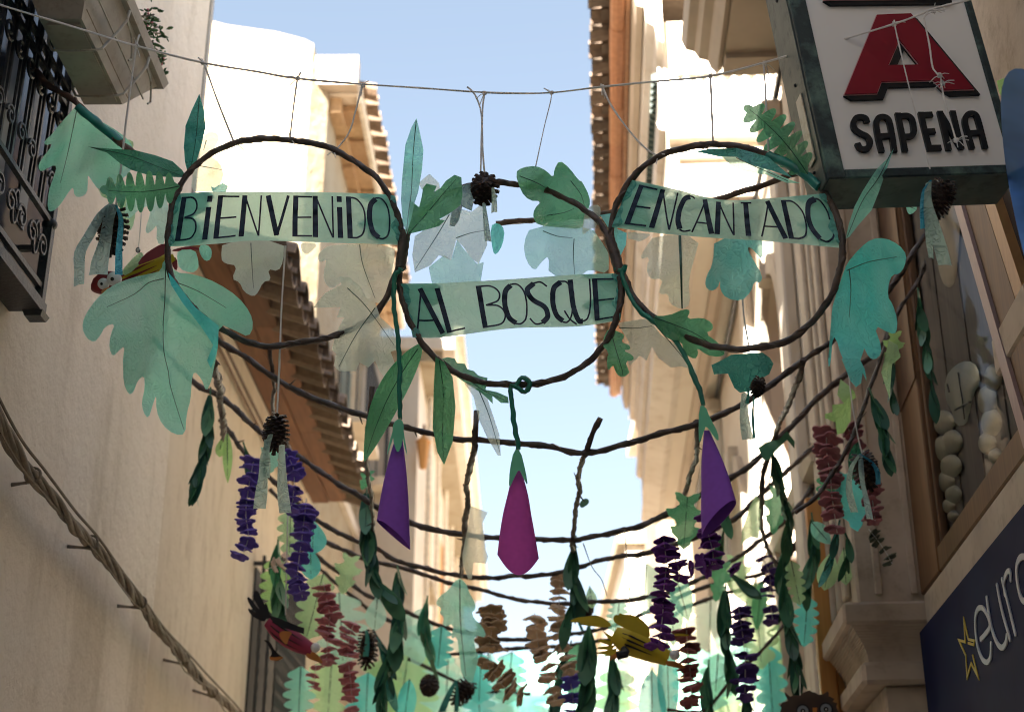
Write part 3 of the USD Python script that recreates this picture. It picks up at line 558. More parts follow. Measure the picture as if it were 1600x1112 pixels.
jg = relief('jug', [(1478, 628), (1476, 590), (1492, 570), (1512, 562), (1528, 572), (1532, 600), (1522, 612), (1516, 640), (1510, 664), (1494, 666), (1486, 640)], -0.031, 'porcelain', 1)
for pts in ([(1497, 582), (1504, 625), (1507, 655)], [(1492, 640), (1506, 632), (1516, 628)], [(1480, 600), (1483, 612)]):
    P = [RN.at(x, y, -0.012) for x, y in pts]; t.add('dark_line', tube([RN.p(a_, -0.0115, b_) for a_, b_ in P], 0.004, 5), 'iron', jg)
t.done()
# the casement leaning out of the window
t = Thing('open_casement', 'open wooden casement leaning out at the right end of the window', 'casement')
def slat(pts, w0, w1): return RN.prism(Polygon([RN.at(x, y, w1) for x, y in pts]), w0, w1)
t.add('edge_strip', slat([(1470, 250), (1481, 250), (1612, 700), (1599, 700)], 0.02, 0.075), 'wood_pinkish')
t.add('stile', slat([(1482, 250), (1516, 250), (1660, 700), (1613, 700)], 0.015, 0.06), 'wood_dark')
t.add('bead', slat([(1517, 250), (1532, 250), (1680, 700), (1661, 700)], 0.02, 0.066), 'wood_orange')
t.add('pane', slat([(1533, 250), (1640, 250), (1760, 700), (1681, 700)], 0.02, 0.03), 'dark_glass'); t.done()
# shop fascia with lettering
def fascia():
    t = Thing('shop_fascia', 'navy shop fascia board with grey lettering and a yellow star outline', 'shop sign')
    W = 0.09; uL, zT = RN.at(1447, 975, W); zT2 = RN.at(1590, 795, W)[1]; zT = (zT + zT2) / 2; uL = pu - 0.13 + 0.02
    t.add('board', RN.box(3.4, uL - 0.02, 0.004, W, 2.34, zT, 0.004), 'navy')
    def q(k, pts): return [RN.at(x, y, W) for x, y in Z(k, *pts)]
    def st(pts, width, name, mat, smooth=True, closed=False):
        P = np.array(q(16, pts)); P = spline(P, 0.008, closed) if smooth else P
        if closed: P = np.vstack([P, P[:1]])
        s = np.linalg.norm(onP(1550, 950, RN.n, RN.n @ RN.o - W) - CAM) / F / 3.7075 * 1.12
        return LineString(P).buffer(width * s / 2, cap_style=1)
    L = {'e': [st([(1238, 690), (1265, 660), (1290, 618), (1280, 560), (1252, 512), (1225, 512), (1207, 560), (1208, 650), (1222, 740), (1248, 805), (1276, 822), (1295, 790), (1298, 715)], 26, '', '')],
         'u': [st([(1272, 452), (1285, 540), (1305, 640), (1335, 715), (1362, 738), (1383, 712), (1390, 670)], 27, '', ''), st([(1332, 378), (1360, 520), (1408, 690)], 25, '', '')],
         'r': [st([(1362, 345), (1395, 480), (1438, 658)], 25, '', ''), st([(1378, 430), (1372, 360), (1390, 305), (1408, 298), (1412, 345)], 25, '', '')],
         'o': [st([(1490, 212), (1462, 225), (1446, 280), (1452, 370), (1472, 450), (1505, 475), (1535, 440), (1545, 350), (1530, 250)], 28, '', '', closed=True)]}
    for ch, g in L.items():
        for p in polys(unary_union(g)): t.add('letter', RN.prism(p, W + 0.001, W + 0.006), 'lettering_grey')
    star = LineString(q(16, [(1190, 785), (1220, 905), (1181, 828), (1158, 912), (1150, 785), (1110, 695), (1147, 706), (1139, 578), (1165, 690), (1200, 699), (1196, 722), (1165, 712)])).buffer(0.0055, join_style=2)
    for p in polys(star): t.add('star', RN.prism(p, W + 0.001, W + 0.005), 'lettering_yellow')
    t.done()
fascia()
# ================================================================ the hanging decorations
YH = 4.8                                    # distance of the three hoops
def tmpl(kind, base, tip, w, bend=0.0, lobes=5, cut=0.5):
    """Outline of a cut leaf from its base to its tip; w is its full width."""
    b, t = np.array(base, float), np.array(tip, float); d = t - b; L = np.linalg.norm(d); d /= L; s = np.array([-d[1], d[0]])
    def side(sg):
        P = []
        if kind == 'lance':
            for u in np.linspace(0, 1, 12): P.append((u, sg * 0.5 * math.sin(math.pi * min(1, u ** 0.85)) ** 0.8))
        elif kind == 'ovate':
            for u in np.linspace(0, 1, 12): P.append((u, sg * 0.5 * math.sin(math.pi * u ** 1.35) ** 0.7))
        elif kind == 'oak':
            P.append((0, 0.03 * sg))
            for k in range(lobes):
                u0, u1 = 0.06 + 0.86 * k / lobes, 0.06 + 0.86 * (k + 1) / lobes; env = 0.35 + 0.65 * math.sin(math.pi * (0.15 + 0.75 * (k + 0.5) / lobes)); wo = 0.5 * env; wi = wo * (1 - cut); h = u1 - u0
                P += [(u0 + 0.05 * h, sg * wi), (u0 + 0.25 * h, sg * wo * 0.85), (u0 + 0.5 * h, sg * wo * 1.08), (u0 + 0.85 * h, sg * wo * 1.0), (u1 + 0.02 * h, sg * wi * 1.05)]
            P += [(0.96, sg * 0.12), (1.0, sg * 0.03)]
        elif kind == 'maple':
            P.append((0, 0.04 * sg)); Lb = [(-0.10, 0.34, 0.18), (0.22, 0.55, 0.24), (0.55, 0.40, 0.2)]
            for (u, ww, dp) in Lb: P += [(u + 0.02, sg * ww * 0.55), (u + 0.02, sg * ww), (u + 0.10, sg * ww * 0.82), (u + 0.15, sg * ww * 0.86), (u + 0.24, sg * (ww * 0.45))]
            P += [(0.86, sg * 0.16), (0.90, sg * 0.17), (1.0, 0.0)]
        return P
    pts = side(1) + side(-1)[::-1]; out = []
    for u, x in pts: out.append(b + d * (u * L) + s * (x * w + bend * math.sin(math.pi * u) * L))
    P = np.array(out)
    return chaikin(P, 1 if kind in ('maple',) else 2)
class Curved:
    """A thin sheet hanging at a distance Y, leaning and crinkled."""
    def __init__(self, pts, Y, lean=(0, 0), crinkle=0.018, seed=0, fold=None):
        P = np.asarray(pts, float); self.c = P.mean(0); self.Y, self.lean, self.cr, self.seed, self.fold = Y, lean, crinkle, seed, fold
        rg = np.random.default_rng(seed + 4000); sz = np.ptp(P, axis=0).mean(); self.creases = [(self.c + rg.uniform(-.35, .35, 2) * sz, rg.uniform(0, math.pi), rg.choice([-1, 1]) * rg.uniform(.05, .17)) for _ in range(5)] if crinkle > 0.01 else []
    def y(self, x, y):
        q = np.stack([np.asarray(x, float), np.asarray(y, float)], -1); e = self.Y + (q[..., 0] - self.c[0]) / 100 * self.lean[0] + (q[..., 1] - self.c[1]) / 100 * self.lean[1]
        z = np.concatenate([q / 38.0, np.zeros(q.shape[:-1] + (1,))], -1) + self.seed * 7.13
        z2 = np.concatenate([q / 90.0, np.zeros(q.shape[:-1] + (1,))], -1) + self.seed * 3.7
        e = e + self.cr * 2 * (meshkit.fbm(z, 3, 5) - 0.5) + self.cr * 3 * (meshkit.noise(z2, 9) - 0.5)
        for cc, an, kk in self.creases: e = e + kk * np.abs((q - cc) @ np.array([math.cos(an), math.sin(an)])) / 100
        if self.fold is not None:
            a, b, k = np.array(self.fold[0], float), np.array(self.fold[1], float), self.fold[2]; d = (b - a) / np.linalg.norm(b - a)
            e = e - k * np.abs((q - a) @ np.array([-d[1], d[0]])) / 100
        return e
    def pt(self, x, y, off=0.0): return onY(x, y, float(self.y(x, y)) - off)
    def mesh(self, poly, spacing=9.0, off=0.0):
        P, T = sheet(poly, spacing); Yv = self.y(P[:, 0], P[:, 1]) - off
        V = np.array([onY(a, b, c) for (a, b), c in zip(P, Yv)]); m = trimesh.Trimesh(V, T, process=False)
        n = np.cross(V[T[:, 1]] - V[T[:, 0]], V[T[:, 2]] - V[T[:, 0]]); flip = (n * (CAM - V[T[:, 0]])).sum(1) < 0; T[flip] = T[flip][:, ::-1]
        return (V, T)
LSEED = [0]
def leaf(label, pts, Y, mat, veins=(), lean=None, crinkle=0.018, fold=None, group=None, smooth=0, vw=1.7, stem=None, spacing=9.0, name='paper_leaf', catg='paper leaf'):
    LSEED[0] += 1; k = LSEED[0]; r = np.random.default_rng(100 + k)
    P = chaikin(pts, smooth) if smooth else np.asarray(pts, float)
    if lean is None: lean = (r.uniform(-0.06, 0.06), r.uniform(-0.05, 0.05))
    C = Curved(P, Y, lean, crinkle, k, fold); t = Thing(name, label, catg, group)
    poly = Polygon(P).buffer(0); poly = max(polys(poly), key=lambda g: g.area)
    bl = t.add('blade', C.mesh(poly, spacing), mat, smooth=True)
    for i, vn in enumerate(veins):
        Q = spline(vn, 8.0) if len(vn) > 2 else np.linspace(vn[0], vn[1], max(3, int(np.hypot(vn[1][0] - vn[0][0], vn[1][1] - vn[0][1]) / 10)))
        S = np.linspace(1.0, 0.45, len(Q)); s = Y / F * 1.05
        t.add('midrib' if i == 0 else 'vein', tube(np.array([C.pt(x, y, 0.003) for x, y in Q]), vw * s * 0.5 * S, 5), 'vein_green')
    if stem:
        Q = [C.pt(x, y) for x, y in stem]; t.add('stem', wire(Q, 0.006, 6), 'tape_teal')
    t.done()
def tl(label, kind, base, tip, w, Y, mat, bend=0.0, lobes=5, cut=0.5, vein=True, **k):
    P = tmpl(kind, base, tip, w, bend, lobes, cut); b, t = np.array(base, float), np.array(tip, float); d = (t - b); s = np.array([-d[1], d[0]])
    v = [tuple(b + d * u + s * bend * math.sin(math.pi * u)) for u in (0.0, 0.25, 0.5, 0.75, 0.93)]
    leaf(label, P, Y, mat, [v] if vein else (), fold=(base, tip, k.pop('foldk', 0.12)), **k)

# ---- hoops
def hoop(label, pts, r=0.0108, seed=0):
    t = Thing('twig_hoop', label, 'hoop'); P = spline(path_Y(pts, YH), 0.018, closed=True); n = len(P)
    P = P + (np.stack([meshkit.noise(np.stack([np.arange(n) * 0.13, np.full(n, 3.1 * k + seed), np.zeros(n)], 1), k) for k in range(3)], 1) - 0.5) * 0.012
    P[-3:] = P[-3:] * 0.6 + P[0] * 0.0 + P[-3:] * 0.4
    t.add('rod', tube(P, r, 12, closed=True, lobes=3, twist=62, amp=0.16, rough=0.32, seed=seed), 'bark', smooth=50)
    s = np.linspace(0, 1, n); ang = np.cumsum(np.r_[0, np.linalg.norm(np.diff(P, axis=0), axis=1)]) * 48
    T = np.gradient(P, axis=0); T /= np.linalg.norm(T, axis=1, keepdims=True); A = np.cross(T, [0, 1.0, 0]); A /= np.linalg.norm(A, axis=1, keepdims=True); B = np.cross(T, A)
    t.add('vine_wrap', tube(P + (A * np.cos(ang)[:, None] + B * np.sin(ang)[:, None]) * r * 0.75, r * 0.55, 6, closed=True, rough=0.3, seed=seed + 2), 'bark', smooth=50)
    t.done()
H1 = [(450, 217), (520, 234), (575, 268), (608, 308), (626, 345), (628, 390), (615, 440), (585, 490), (525, 524), (470, 535), (430, 540), (385, 532), (342, 513), (300, 478), (272, 436), (261, 390), (268, 330), (280, 298), (303, 264), (340, 236), (385, 220)]
H2 = [(797, 286), (850, 296), (905, 322), (940, 352), (958, 385), (968, 430), (966, 480), (945, 535), (905, 577), (850, 597), (800, 600), (750, 597), (700, 574), (658, 533), (634, 485), (624, 425), (632, 375), (662, 330), (710, 300), (755, 288)]
H3 = [(1110, 225), (1180, 236), (1240, 261), (1290, 302), (1312, 345), (1319, 395), (1303, 455), (1270, 502), (1230, 530), (1180, 543), (1140, 548), (1085, 532), (1030, 500), (998, 468), (975, 430), (960, 392), (958, 340), (972, 303), (1000, 265), (1045, 237)]
hoop('dark twig hoop at the left that carries the banner BIENVENIDO', H1, seed=1)
hoop('dark twig hoop in the middle that carries the banner AL BOSQUE', H2, seed=2)
hoop('dark twig hoop at the right that carries the banner ENCANTADO', H3, seed=3)
def binding(label, pts, r=0.02):
    t = Thing('tape_binding', label, 'tape'); t.add('tape_binding', tube(spline(path_Y(pts, YH - 0.003), 0.01), r, 10, lobes=5, twist=200, amp=0.06, rough=0.12), 'bark', smooth=40); t.done()
binding('dark tape binding the left hoop to the middle hoop', [(634, 362), (629, 390), (626, 420)])
binding('dark tape binding the middle hoop to the right hoop', [(952, 372), (960, 398), (968, 425)])

# ---- lettered banners
SEG = {  # strokes in a unit box (y up): T thick, t thin
 'B': [('T', [(.12, 0), (.12, 1)]), ('t', [(.1, .98), (.6, .97), (.88, .82), (.8, .62), (.3, .53)]), ('t', [(.3, .53), (.8, .48), (1, .28), (.8, .06), (.1, .02)])],
 'i': [('T', [(.5, 0), (.5, .74)]), ('T', [(.5, .86), (.5, 1)])],
 'E': [('T', [(.14, 0), (.14, 1)]), ('t', [(.1, .98), (1, .97)]), ('t', [(.1, .47), (.95, .48)]), ('t', [(.1, .02), (1, .03)])],
 'N': [('T', [(.12, 0), (.12, 1)]), ('t', [(.15, .98), (.95, .02)]), ('t', [(.97, 0), (.97, 1)])],
 'V': [('T', [(.06, 1), (.52, .02)]), ('m', [(.52, .02), (.96, 1)])],
 'D': [('T', [(.16, 0), (.16, 1)]), ('t', [(.12, .98), (.6, .94), (.93, .72), (.98, .45), (.85, .15), (.55, .03), (.12, .02)])],
 'O': [('T', [(.45, .96), (.2, .82), (.1, .5), (.2, .18), (.45, .04)]), ('t', [(.42, .98), (.72, .97), (.95, .78), (.99, .45), (.88, .14), (.65, .02), (.42, .03)])],
 'C': [('T', [(.62, .97), (.3, .88), (.12, .6), (.14, .3), (.35, .06)]), ('t', [(.5, .99), (.75, .99), (.95, .95)]), ('t', [(.33, .05), (.6, .0), (.98, .05)])],
 'Q': [('T', [(.5, .96), (.2, .82), (.1, .5), (.2, .2), (.45, .06)]), ('t', [(.45, .98), (.75, .95), (.9, .78), (.93, .45), (.82, .15), (.62, .03), (.42, .04)]), ('t', [(.55, .3), (.75, .1), (1.02, -.03)])],
 'A': [('t', [(.0, 0), (.5, 1)]), ('T', [(.45, 1), (.95, 0)]), ('t', [(.15, .3), (.78, .3)])],
 'L': [('T', [(.2, 1), (.35, 0)]), ('t', [(.3, .02), (1, .06)])],
 'S': [('t', [(.95, .88), (.7, .99), (.4, .97)]), ('T', [(.42, .97), (.12, .82), (.3, .58), (.75, .4), (.85, .18), (.6, .03)]), ('t', [(.62, .03), (.3, .0), (.08, .14)])],
 'U': [('T', [(.08, 1), (.12, .4), (.3, .06), (.5, .03)]), ('t', [(.45, .02), (.75, .1), (.92, .45), (.95, 1)])],
 'T': [('T', [(.5, 0), (.45, 1)]), ('t', [(-.1, .99), (1.1, .97)])],
 'G': [('T', [(.62, .97), (.3, .88), (.12, .6), (.14, .3), (.35, .06)]), ('t', [(.5, .99), (.8, .93), (.97, .7), (.98, .5)]), ('t', [(.33, .05), (.6, .0), (.9, .12), (.99, .3)])],
}
def banner(label, top, bot, letters, y_in, thick=8.0):
    T_, B_ = spline(top, 6), spline(bot, 6)
    def cut(P, u): s = np.r_[0, np.cumsum(np.linalg.norm(np.diff(P, axis=0), axis=1))]; s /= s[-1]; return np.array([np.interp(u, s, P[:, 0]), np.interp(u, s, P[:, 1])])
    def px(u, v): return cut(T_, u) * (1 - v) + cut(B_, u) * v
    def dep(u, v):
        q = np.array([u * 7, v * 3.2, 0.3]); fine = meshkit.noise(np.array([u * 5, v * 13 + 2 * u, 4.0]), 2) - .5
        return YH - 0.026 * math.sin(math.pi * min(1, max(0, u))) ** 0.5 - 0.008 + 0.014 * (meshkit.noise(q, 3) - .5) + 0.012 * fine + 0.02 * (abs(u - .5) * 2) ** 8
    def P3(u, v, off=0.0): a = px(u, v); return onY(a[0], a[1], dep(u, v) - off)
    def grid(u0, u1, nu, v0, v1, nv, off):
        V = np.array([P3(u, v, off) for v in np.linspace(v0, v1, nv) for u in np.linspace(u0, u1, nu)]); q = []
        for j in range(nv - 1):
            for i in range(nu - 1): a = j * nu + i; q.append([a, a + nu, a + nu + 1, a + 1])
        return (V, np.array(q))
    t = Thing('lettered_banner', label, 'banner')
    t.add('cloth', grid(0, 1, 70, 0, 1, 18, 0), 'banner_cloth', smooth=True)
    for u0, u1, e in ((-0.012, 0.15, 0), (0.86, 1.012, 1)):   # the ends are turned round the hoop and doubled behind
        for front in (False, True):
            nu, nv = 12, 22; V = []; ua, ub = (u0, u1) if not front else ((u0, 0.022) if not e else (0.978, u1))
            for v in np.linspace(0.0, 1.0, nv):
                for k, u in enumerate(np.linspace(ua, ub, nu)):
                    s = k / (nu - 1); s = 1 - s if e else s; jag = math.sin(v * 9 + 2 * e) + 0.5 * math.sin(v * 23)
                    uu = u + ((0.012 if front else 0.03) * jag * s) * (1 if not e else -1); pk = 0.008 * math.sin(v * 34 + 3 * s) * (1 - 0.7 * s)
                    V.append(P3(min(1.012, max(-.012, uu)), v, (0.003 + (0.018 + pk) * (1 - s)) if front else -0.012 + 0.3 * pk))
            q = [[j * nu + i, (j + 1) * nu + i, (j + 1) * nu + i + 1, j * nu + i + 1] for j in range(nv - 1) for i in range(nu - 1)]
            t.add('turned_end', (np.array(V), np.array(q)), 'banner_end', smooth=True)
    ux = np.linspace(0, 1, 200); xs = np.array([px(u, 0.5)[0] for u in ux]); W = np.hypot(*(px(1, .5) - px(0, .5)))
    H = np.mean([np.hypot(*(px(u, 1) - px(u, 0))) for u in (0.2, .5, .8)])
    for n_, (ch, x0, x1) in enumerate(letters):
        u0, u1 = np.interp([x0, x1], xs, ux); va, vb = y_in if not callable(y_in) else y_in(n_); shapes = []
        for kd, pts in SEG[ch]:
            wv = {'T': thick, 'm': thick * 0.55, 't': 2.6}[kd]
            Q = [((u0 + (u1 - u0) * a) * W, (vb + (va - vb) * b) * H) for a, b in pts]
            Q = spline(Q, 1.2) if len(Q) > 2 else np.array([np.array(Q[0]) + (np.array(Q[1]) - Q[0]) * s for s in np.linspace(0, 1, 9)])
            Q = Q + 0.45 * (np.stack([meshkit.noise(np.stack([np.arange(len(Q)) * .3, np.full(len(Q), n_ * 2.2 + c), np.zeros(len(Q))], 1), 1) for c in (0, 9)], 1) - .5)
            shapes.append(LineString(Q).buffer(wv / 2, cap_style=2))
        for g in polys(unary_union(shapes)):
            A, Tq = sheet(g, 4.0); V = np.array([P3(a / W, b / H, 0.0035) for a, b in A])
            n = np.cross(V[Tq[:, 1]] - V[Tq[:, 0]], V[Tq[:, 2]] - V[Tq[:, 0]]); fl = (n * (CAM - V[Tq[:, 0]])).sum(1) < 0; Tq[fl] = Tq[fl][:, ::-1]
            t.add('letter', (V, Tq), 'ink', smooth=True)
    t.done()
banner('pale green banner lettered BIENVENIDO across the left hoop', [(272, 303), (330, 300), (400, 300), (520, 301), (606, 304), (618, 308)], [(258, 384), (283, 385), (350, 380), (400, 376), (508, 379), (628, 383)],
       [('B', 279, 308), ('i', 318, 330), ('E', 336, 371), ('N', 376, 407), ('V', 415, 451), ('E', 457, 488), ('N', 489, 521), ('i', 526, 536), ('D', 541, 571), ('O', 574, 609)], (0.07, 0.90))
banner('pale green banner lettered AL BOSQUE across the middle hoop', [(626, 443), (697, 442), (800, 436), (902, 429), (967, 427)], [(645, 527), (690, 527), (800, 513), (902, 510), (970, 500)],
       [('A', 644, 687), ('L', 682, 721), ('B', 748, 787), ('O', 785, 823), ('S', 822, 859), ('Q', 860, 897), ('U', 891, 925), ('E', 926, 961)], (0.09, 0.93))
banner('pale green banner lettered ENCANTADO across the right hoop', [(986, 281), (1056, 296), (1126, 312), (1200, 310), (1290, 302)], [(955, 355), (1043, 366), (1120, 372), (1200, 377), (1318, 388)],
       [('E', 986, 1018), ('N', 1023, 1053), ('C', 1058, 1083), ('A', 1085, 1115), ('N', 1118, 1147), ('T', 1160, 1175), ('A', 1187, 1224), ('D', 1225, 1259), ('G', 1260, 1298)], (0.06, 0.90))

# ---- branches strung from wall to wall
def branch(label, pts, Y, r, mat='bark', seed=0, name='strung_branch', twigs=0, cat_='branch'):
    Yv = Y if np.isscalar(Y) else np.array(Y); P = spline(path_Y(pts, Yv), 0.03); n = len(P); q = np.arange(n) * 0.12
    P = P + (np.stack([meshkit.fbm(np.stack([q, np.full(n, 5.3 * k + seed * 2.1), np.zeros(n)], 1), 2, k) for k in range(3)], 1) - .5) * 0.03
    t = Thing(name, label, cat_); rr = r * (0.85 + 0.3 * meshkit.noise(np.stack([q * 0.6, np.full(n, seed * 1.7), np.zeros(n)], 1), 4))
    rr = rr * 0.9
    t.add('rod', tube(P, rr, 9, lobes=2, twist=45, amp=0.16, rough=0.3, seed=seed), mat, smooth=50)
    s = np.r_[0, np.cumsum(np.linalg.norm(np.diff(P, axis=0), axis=1))] * 38 + seed
    T = np.gradient(P, axis=0); T /= np.linalg.norm(T, axis=1, keepdims=True); A = np.cross(T, [0.05, 1.0, 0.1]); A /= np.linalg.norm(A, axis=1, keepdims=True); B = np.cross(T, A)
    t.add('vine_wrap', tube(P + (A * np.cos(s)[:, None] + B * np.sin(s)[:, None]) * r * 0.72, r * 0.5, 5, rough=0.3, seed=seed + 5), mat, smooth=50)
    rg = np.random.default_rng(seed)
    for k in range(twigs):
        i = rg.integers(2, n - 2); d = rg.normal(size=3); d -= T[i] * (d @ T[i]); d = d / np.linalg.norm(d) + T[i] * 0.6; L = rg.uniform(0.025, 0.06)
        t.add('twig', tube([P[i], P[i] + d * L * .5, P[i] + d * L + [0, 0, .004]], [r * .4, r * .3, r * .12], 5), mat)
    t.done()
branch('brown branch behind the hoops that passes under the banner ENCANTADO', [(778, 347), (805, 344), (832, 343), (950, 334), (1060, 328), (1126, 312), (1200, 291), (1238, 275), (1290, 258), (1345, 236)], 5.35, 0.0125, 'bark_brown', 11, twigs=3)
branch('highest dark branch of the net hanging below the hoops', [(250, 462), (300, 500), (340, 530), (400, 568), (470, 612), (530, 637), (600, 658), (680, 680), (760, 690), (850, 698), (915, 705), (980, 690), (1050, 670), (1130, 645), (1200, 605), (1260, 560), (1316, 520), (1380, 465), (1430, 395), (1475, 325)], 6.0, 0.0145, 'bark', 12, twigs=7)
branch('second dark branch of the net, passing behind the purple flower cones', [(240, 530), (303, 597), (344, 618), (400, 668), (450, 705), (520, 750), (590, 795), (660, 820), (740, 838), (839, 843), (913, 840), (975, 828), (1030, 808), (1110, 762), (1180, 720), (1254, 652), (1316, 590), (1375, 540), (1421, 450), (1459, 374)], 7.3, 0.0165, 'bark', 13, twigs=7)
branch('third dark branch of the net, crossing above the beige flower strings', [(344, 655), (391, 716), (440, 762), (494, 812), (551, 844), (591, 858), (624, 877), (710, 897), (780, 901), (848, 896), (913, 883), (972, 870), (1026, 858), (1140, 815), (1200, 765), (1271, 698), (1335, 625), (1383, 560), (1440, 470)], 8.1, 0.016, 'bark', 14, twigs=8)
branch('fourth dark branch of the net, seen against the sky between leaf strings', [(420, 765), (500, 840), (560, 868), (629, 887), (702, 912), (748, 922), (800, 935), (854, 940), (932, 939), (997, 936), (1067, 917), (1140, 877), (1200, 834), (1243, 795), (1310, 720)], 8.8, 0.015, 'bark', 15, twigs=8)
branch('fifth dark branch of the net, lower at the left beside the pink flower strings', [(440, 812), (502, 874), (532, 896), (562, 920), (613, 947), (643, 960), (705, 982), (770, 997), (830, 999), (870, 995), (960, 978), (1070, 928), (1145, 906), (1200, 892), (1260, 830)], 9.5, 0.015, 'bark_far', 16, twigs=6)
branch('sixth dark branch of the net, ending behind the long pale leaf', [(450, 846), (513, 901), (567, 944), (605, 968), (643, 990), (686, 1018), (718, 1022), (780, 1016), (830, 1013), (900, 1008), (1000, 985), (1073, 947), (1130, 925), (1200, 905), (1285, 800)], 10.1, 0.015, 'bark_far', 17, twigs=6)
branch('short dark branch low in the middle near the small pine cones', [(640, 1030), (667, 1041), (702, 1059), (760, 1078), (830, 1085)], 10.6, 0.013, 'bark_far', 18, twigs=3)
branch('thin dark branch low at the right beside the purple flower string', [(1040, 1112), (1098, 1108), (1140, 1062), (1188, 1017), (1240, 960)], 9.0, 0.011, 'bark_far', 19, twigs=3)
branch('thin dark branch above it, rising to the right behind pale leaves', [(1080, 1082), (1094, 1078), (1140, 1050), (1188, 1022)], 10.2, 0.010, 'bark_far', 20)
branch('dark branch bundle rising at the right past the garlic window', [(1243, 803), (1281, 770), (1330, 690), (1361, 600), (1397, 500), (1440, 430), (1470, 330)], 6.6, 0.012, 'bark', 21, twigs=4)
branch('dark stick standing in the net left of the left purple cone', [(577, 605), (575, 652), (573, 722), (581, 795), (584, 850)], [6.02, 6.06, 6.5, 7.2, 7.9], 0.0115, 'bark', 22, 'net_stick', 3, 'stick')
branch('dark stick in the net between the left purple and the magenta cone', [(745, 645), (740, 687), (729, 760), (727, 830), (722, 900)], [6.0, 6.0, 6.6, 7.27, 8.1], 0.015, 'bark', 23, 'net_stick', 3, 'stick')
branch('dark forked stick in the net against the open sky', [(937, 650), (925, 672), (915, 705), (907, 745), (903, 790), (897, 842), (893, 890)], [5.9, 5.95, 6.03, 6.4, 6.9, 7.33, 8.0], 0.0125, 'bark', 24, 'net_stick', 4, 'stick')
branch('dark stick in the net at the tip of the right purple cone', [(1088, 655), (1089, 690), (1083, 725), (1072, 775)], [6.0, 6.2, 6.7, 7.3], 0.0125, 'bark', 25, 'net_stick', 2, 'stick')
branch('dark stick in the net above the long dark green leaf string', [(1253, 560), (1248, 590), (1235, 622), (1213, 680), (1190, 760), (1190, 830), (1215, 890)], [5.97, 6.1, 6.4, 7.25, 7.5, 8.1, 8.8], 0.0145, 'bark', 26, 'net_stick', 3, 'stick')
branch('thick dark stick in the net under the big mint leaf', [(328, 545), (338, 580), (345, 620), (348, 660), (347, 684)], [5.95, 6.2, 7.2, 7.6, 8.0], 0.019, 'bark', 27, 'net_stick', 2, 'stick')
branch('dark stick in the net behind the hanging pine cone', [(424, 545), (426, 600), (432, 660), (452, 700)], [5.95, 6.1, 6.7, 7.25], 0.010, 'bark', 28, 'net_stick', 2, 'stick')
branch('brown branch with teal tape tied to the iron grille', [(28, 84), (40, 92), (73, 129), (113, 159), (146, 189), (202, 232), (212, 240)], [5.35, 5.2, 5.1, 5.0, 4.95, 4.92, 4.9], 0.014, 'bark_brown', 29, 'taped_branch', 2)
t = Thing('teal_tape', 'teal tape wrapped along the branch tied to the grille', 'tape'); t.add('teal_tape', tube(spline(path_Y([(122, 168), (146, 188), (175, 211), (190, 223)], 4.94), 0.02), 0.0175, 10, lobes=3, twist=60, amp=0.12, rough=0.2), 'tape_teal', smooth=50); t.done()
branch('short dark branch sticking out behind the lit sign at the right', [(1545, 140), (1564, 119), (1591, 94)], 5.6, 0.013, 'bark_brown', 30, 'branch_end', 1)
t = Thing('teal_tape', 'teal tape wrapped on the upper right of the right hoop', 'tape'); t.add('teal_tape', tube(spline(path_Y([(1200, 243), (1238, 260), (1262, 277), (1280, 292)], YH - 0.012), 0.02), 0.0165, 10, lobes=3, twist=60, amp=0.12, rough=0.2), 'tape_teal', smooth=50); t.done()

# ---- strings
def cord(label, pts, Y, r=0.0034, name='hanging_twine', knots=(), fray=None, seed=0, mat='twine', tails=()):
    t = Thing(name, label, 'twine'); Yv = Y if np.isscalar(Y) else np.array(Y, float)
    t.add('strand', tube(spline(path_Y(pts, Yv), 0.02), r, 6, lobes=2, twist=300, amp=0.15), mat)
    rg = np.random.default_rng(seed + 50)
    for x, y in knots:
        y0 = Y if np.isscalar(Y) else Y[0]; c = onY(x, y, y0); a = rg.uniform(0, 6, 14)
        P = np.array([c + 0.0065 * np.array([math.sin(k * 1.9 + a[0]), 0.8 * math.cos(k * 2.3 + a[1]), math.sin(k * 1.3 + a[2])]) for k in range(9)])
        t.add('knot', wire(P, r * 1.1, 5, 0.004), mat)
        for k in range(2 if fray is None else fray):
            d = rg.normal(size=3); d /= np.linalg.norm(d); t.add('loose_end', wire([c, c + d * 0.02, c + d * 0.04 + [0, 0, -0.01]], r * 0.5, 4), mat)
    t.done()
TOP = [(-60, -12), (0, 8), (140, 50), (213, 72), (316, 98), (400, 112), (465, 123), (570, 132), (660, 138), (745, 144), (800, 146), (862, 145), (940, 136), (1030, 127), (1110, 119), (1195, 98), (1275, 74), (1397, 38), (1460, 14), (1520, -2), (1590, -28)]
cord('long white cord stretched across the whole street above the hoops', TOP, [4.15, 4.3, 4.5, 4.66, 4.78] + [YH] * (len(TOP) - 5), 0.0038, 'long_twine')
cord('white cord from the long cord to the ribboned pine cone at far left', [(218, 55), (213, 72), (205, 130), (197, 190), (190, 255), (181, 325)], [4.66, 4.66, 4.7, 4.74, 4.78, 4.8], knots=[(213, 72)], seed=1, r=0.0036)
cord('white cord tying the upper left of the left hoop', [(310, 90), (318, 98), (340, 158), (367, 226)], YH, knots=[(317, 98), (367, 224)], seed=2)
cord('white cord tying the top of the left hoop', [(470, 113), (465, 123), (459, 165), (453, 217)], YH, knots=[(465, 123), (453, 218)], seed=3)
cord('white cord tying the right shoulder of the left hoop', [(566, 134), (556, 172), (545, 208), (522, 238)], YH, knots=[(567, 134), (522, 237)], seed=4, r=0.0036)
cord('two white cords holding the pine cone above the middle hoop', [(730, 136), (742, 148), (752, 178), (752, 230), (751, 270)], YH, seed=5)
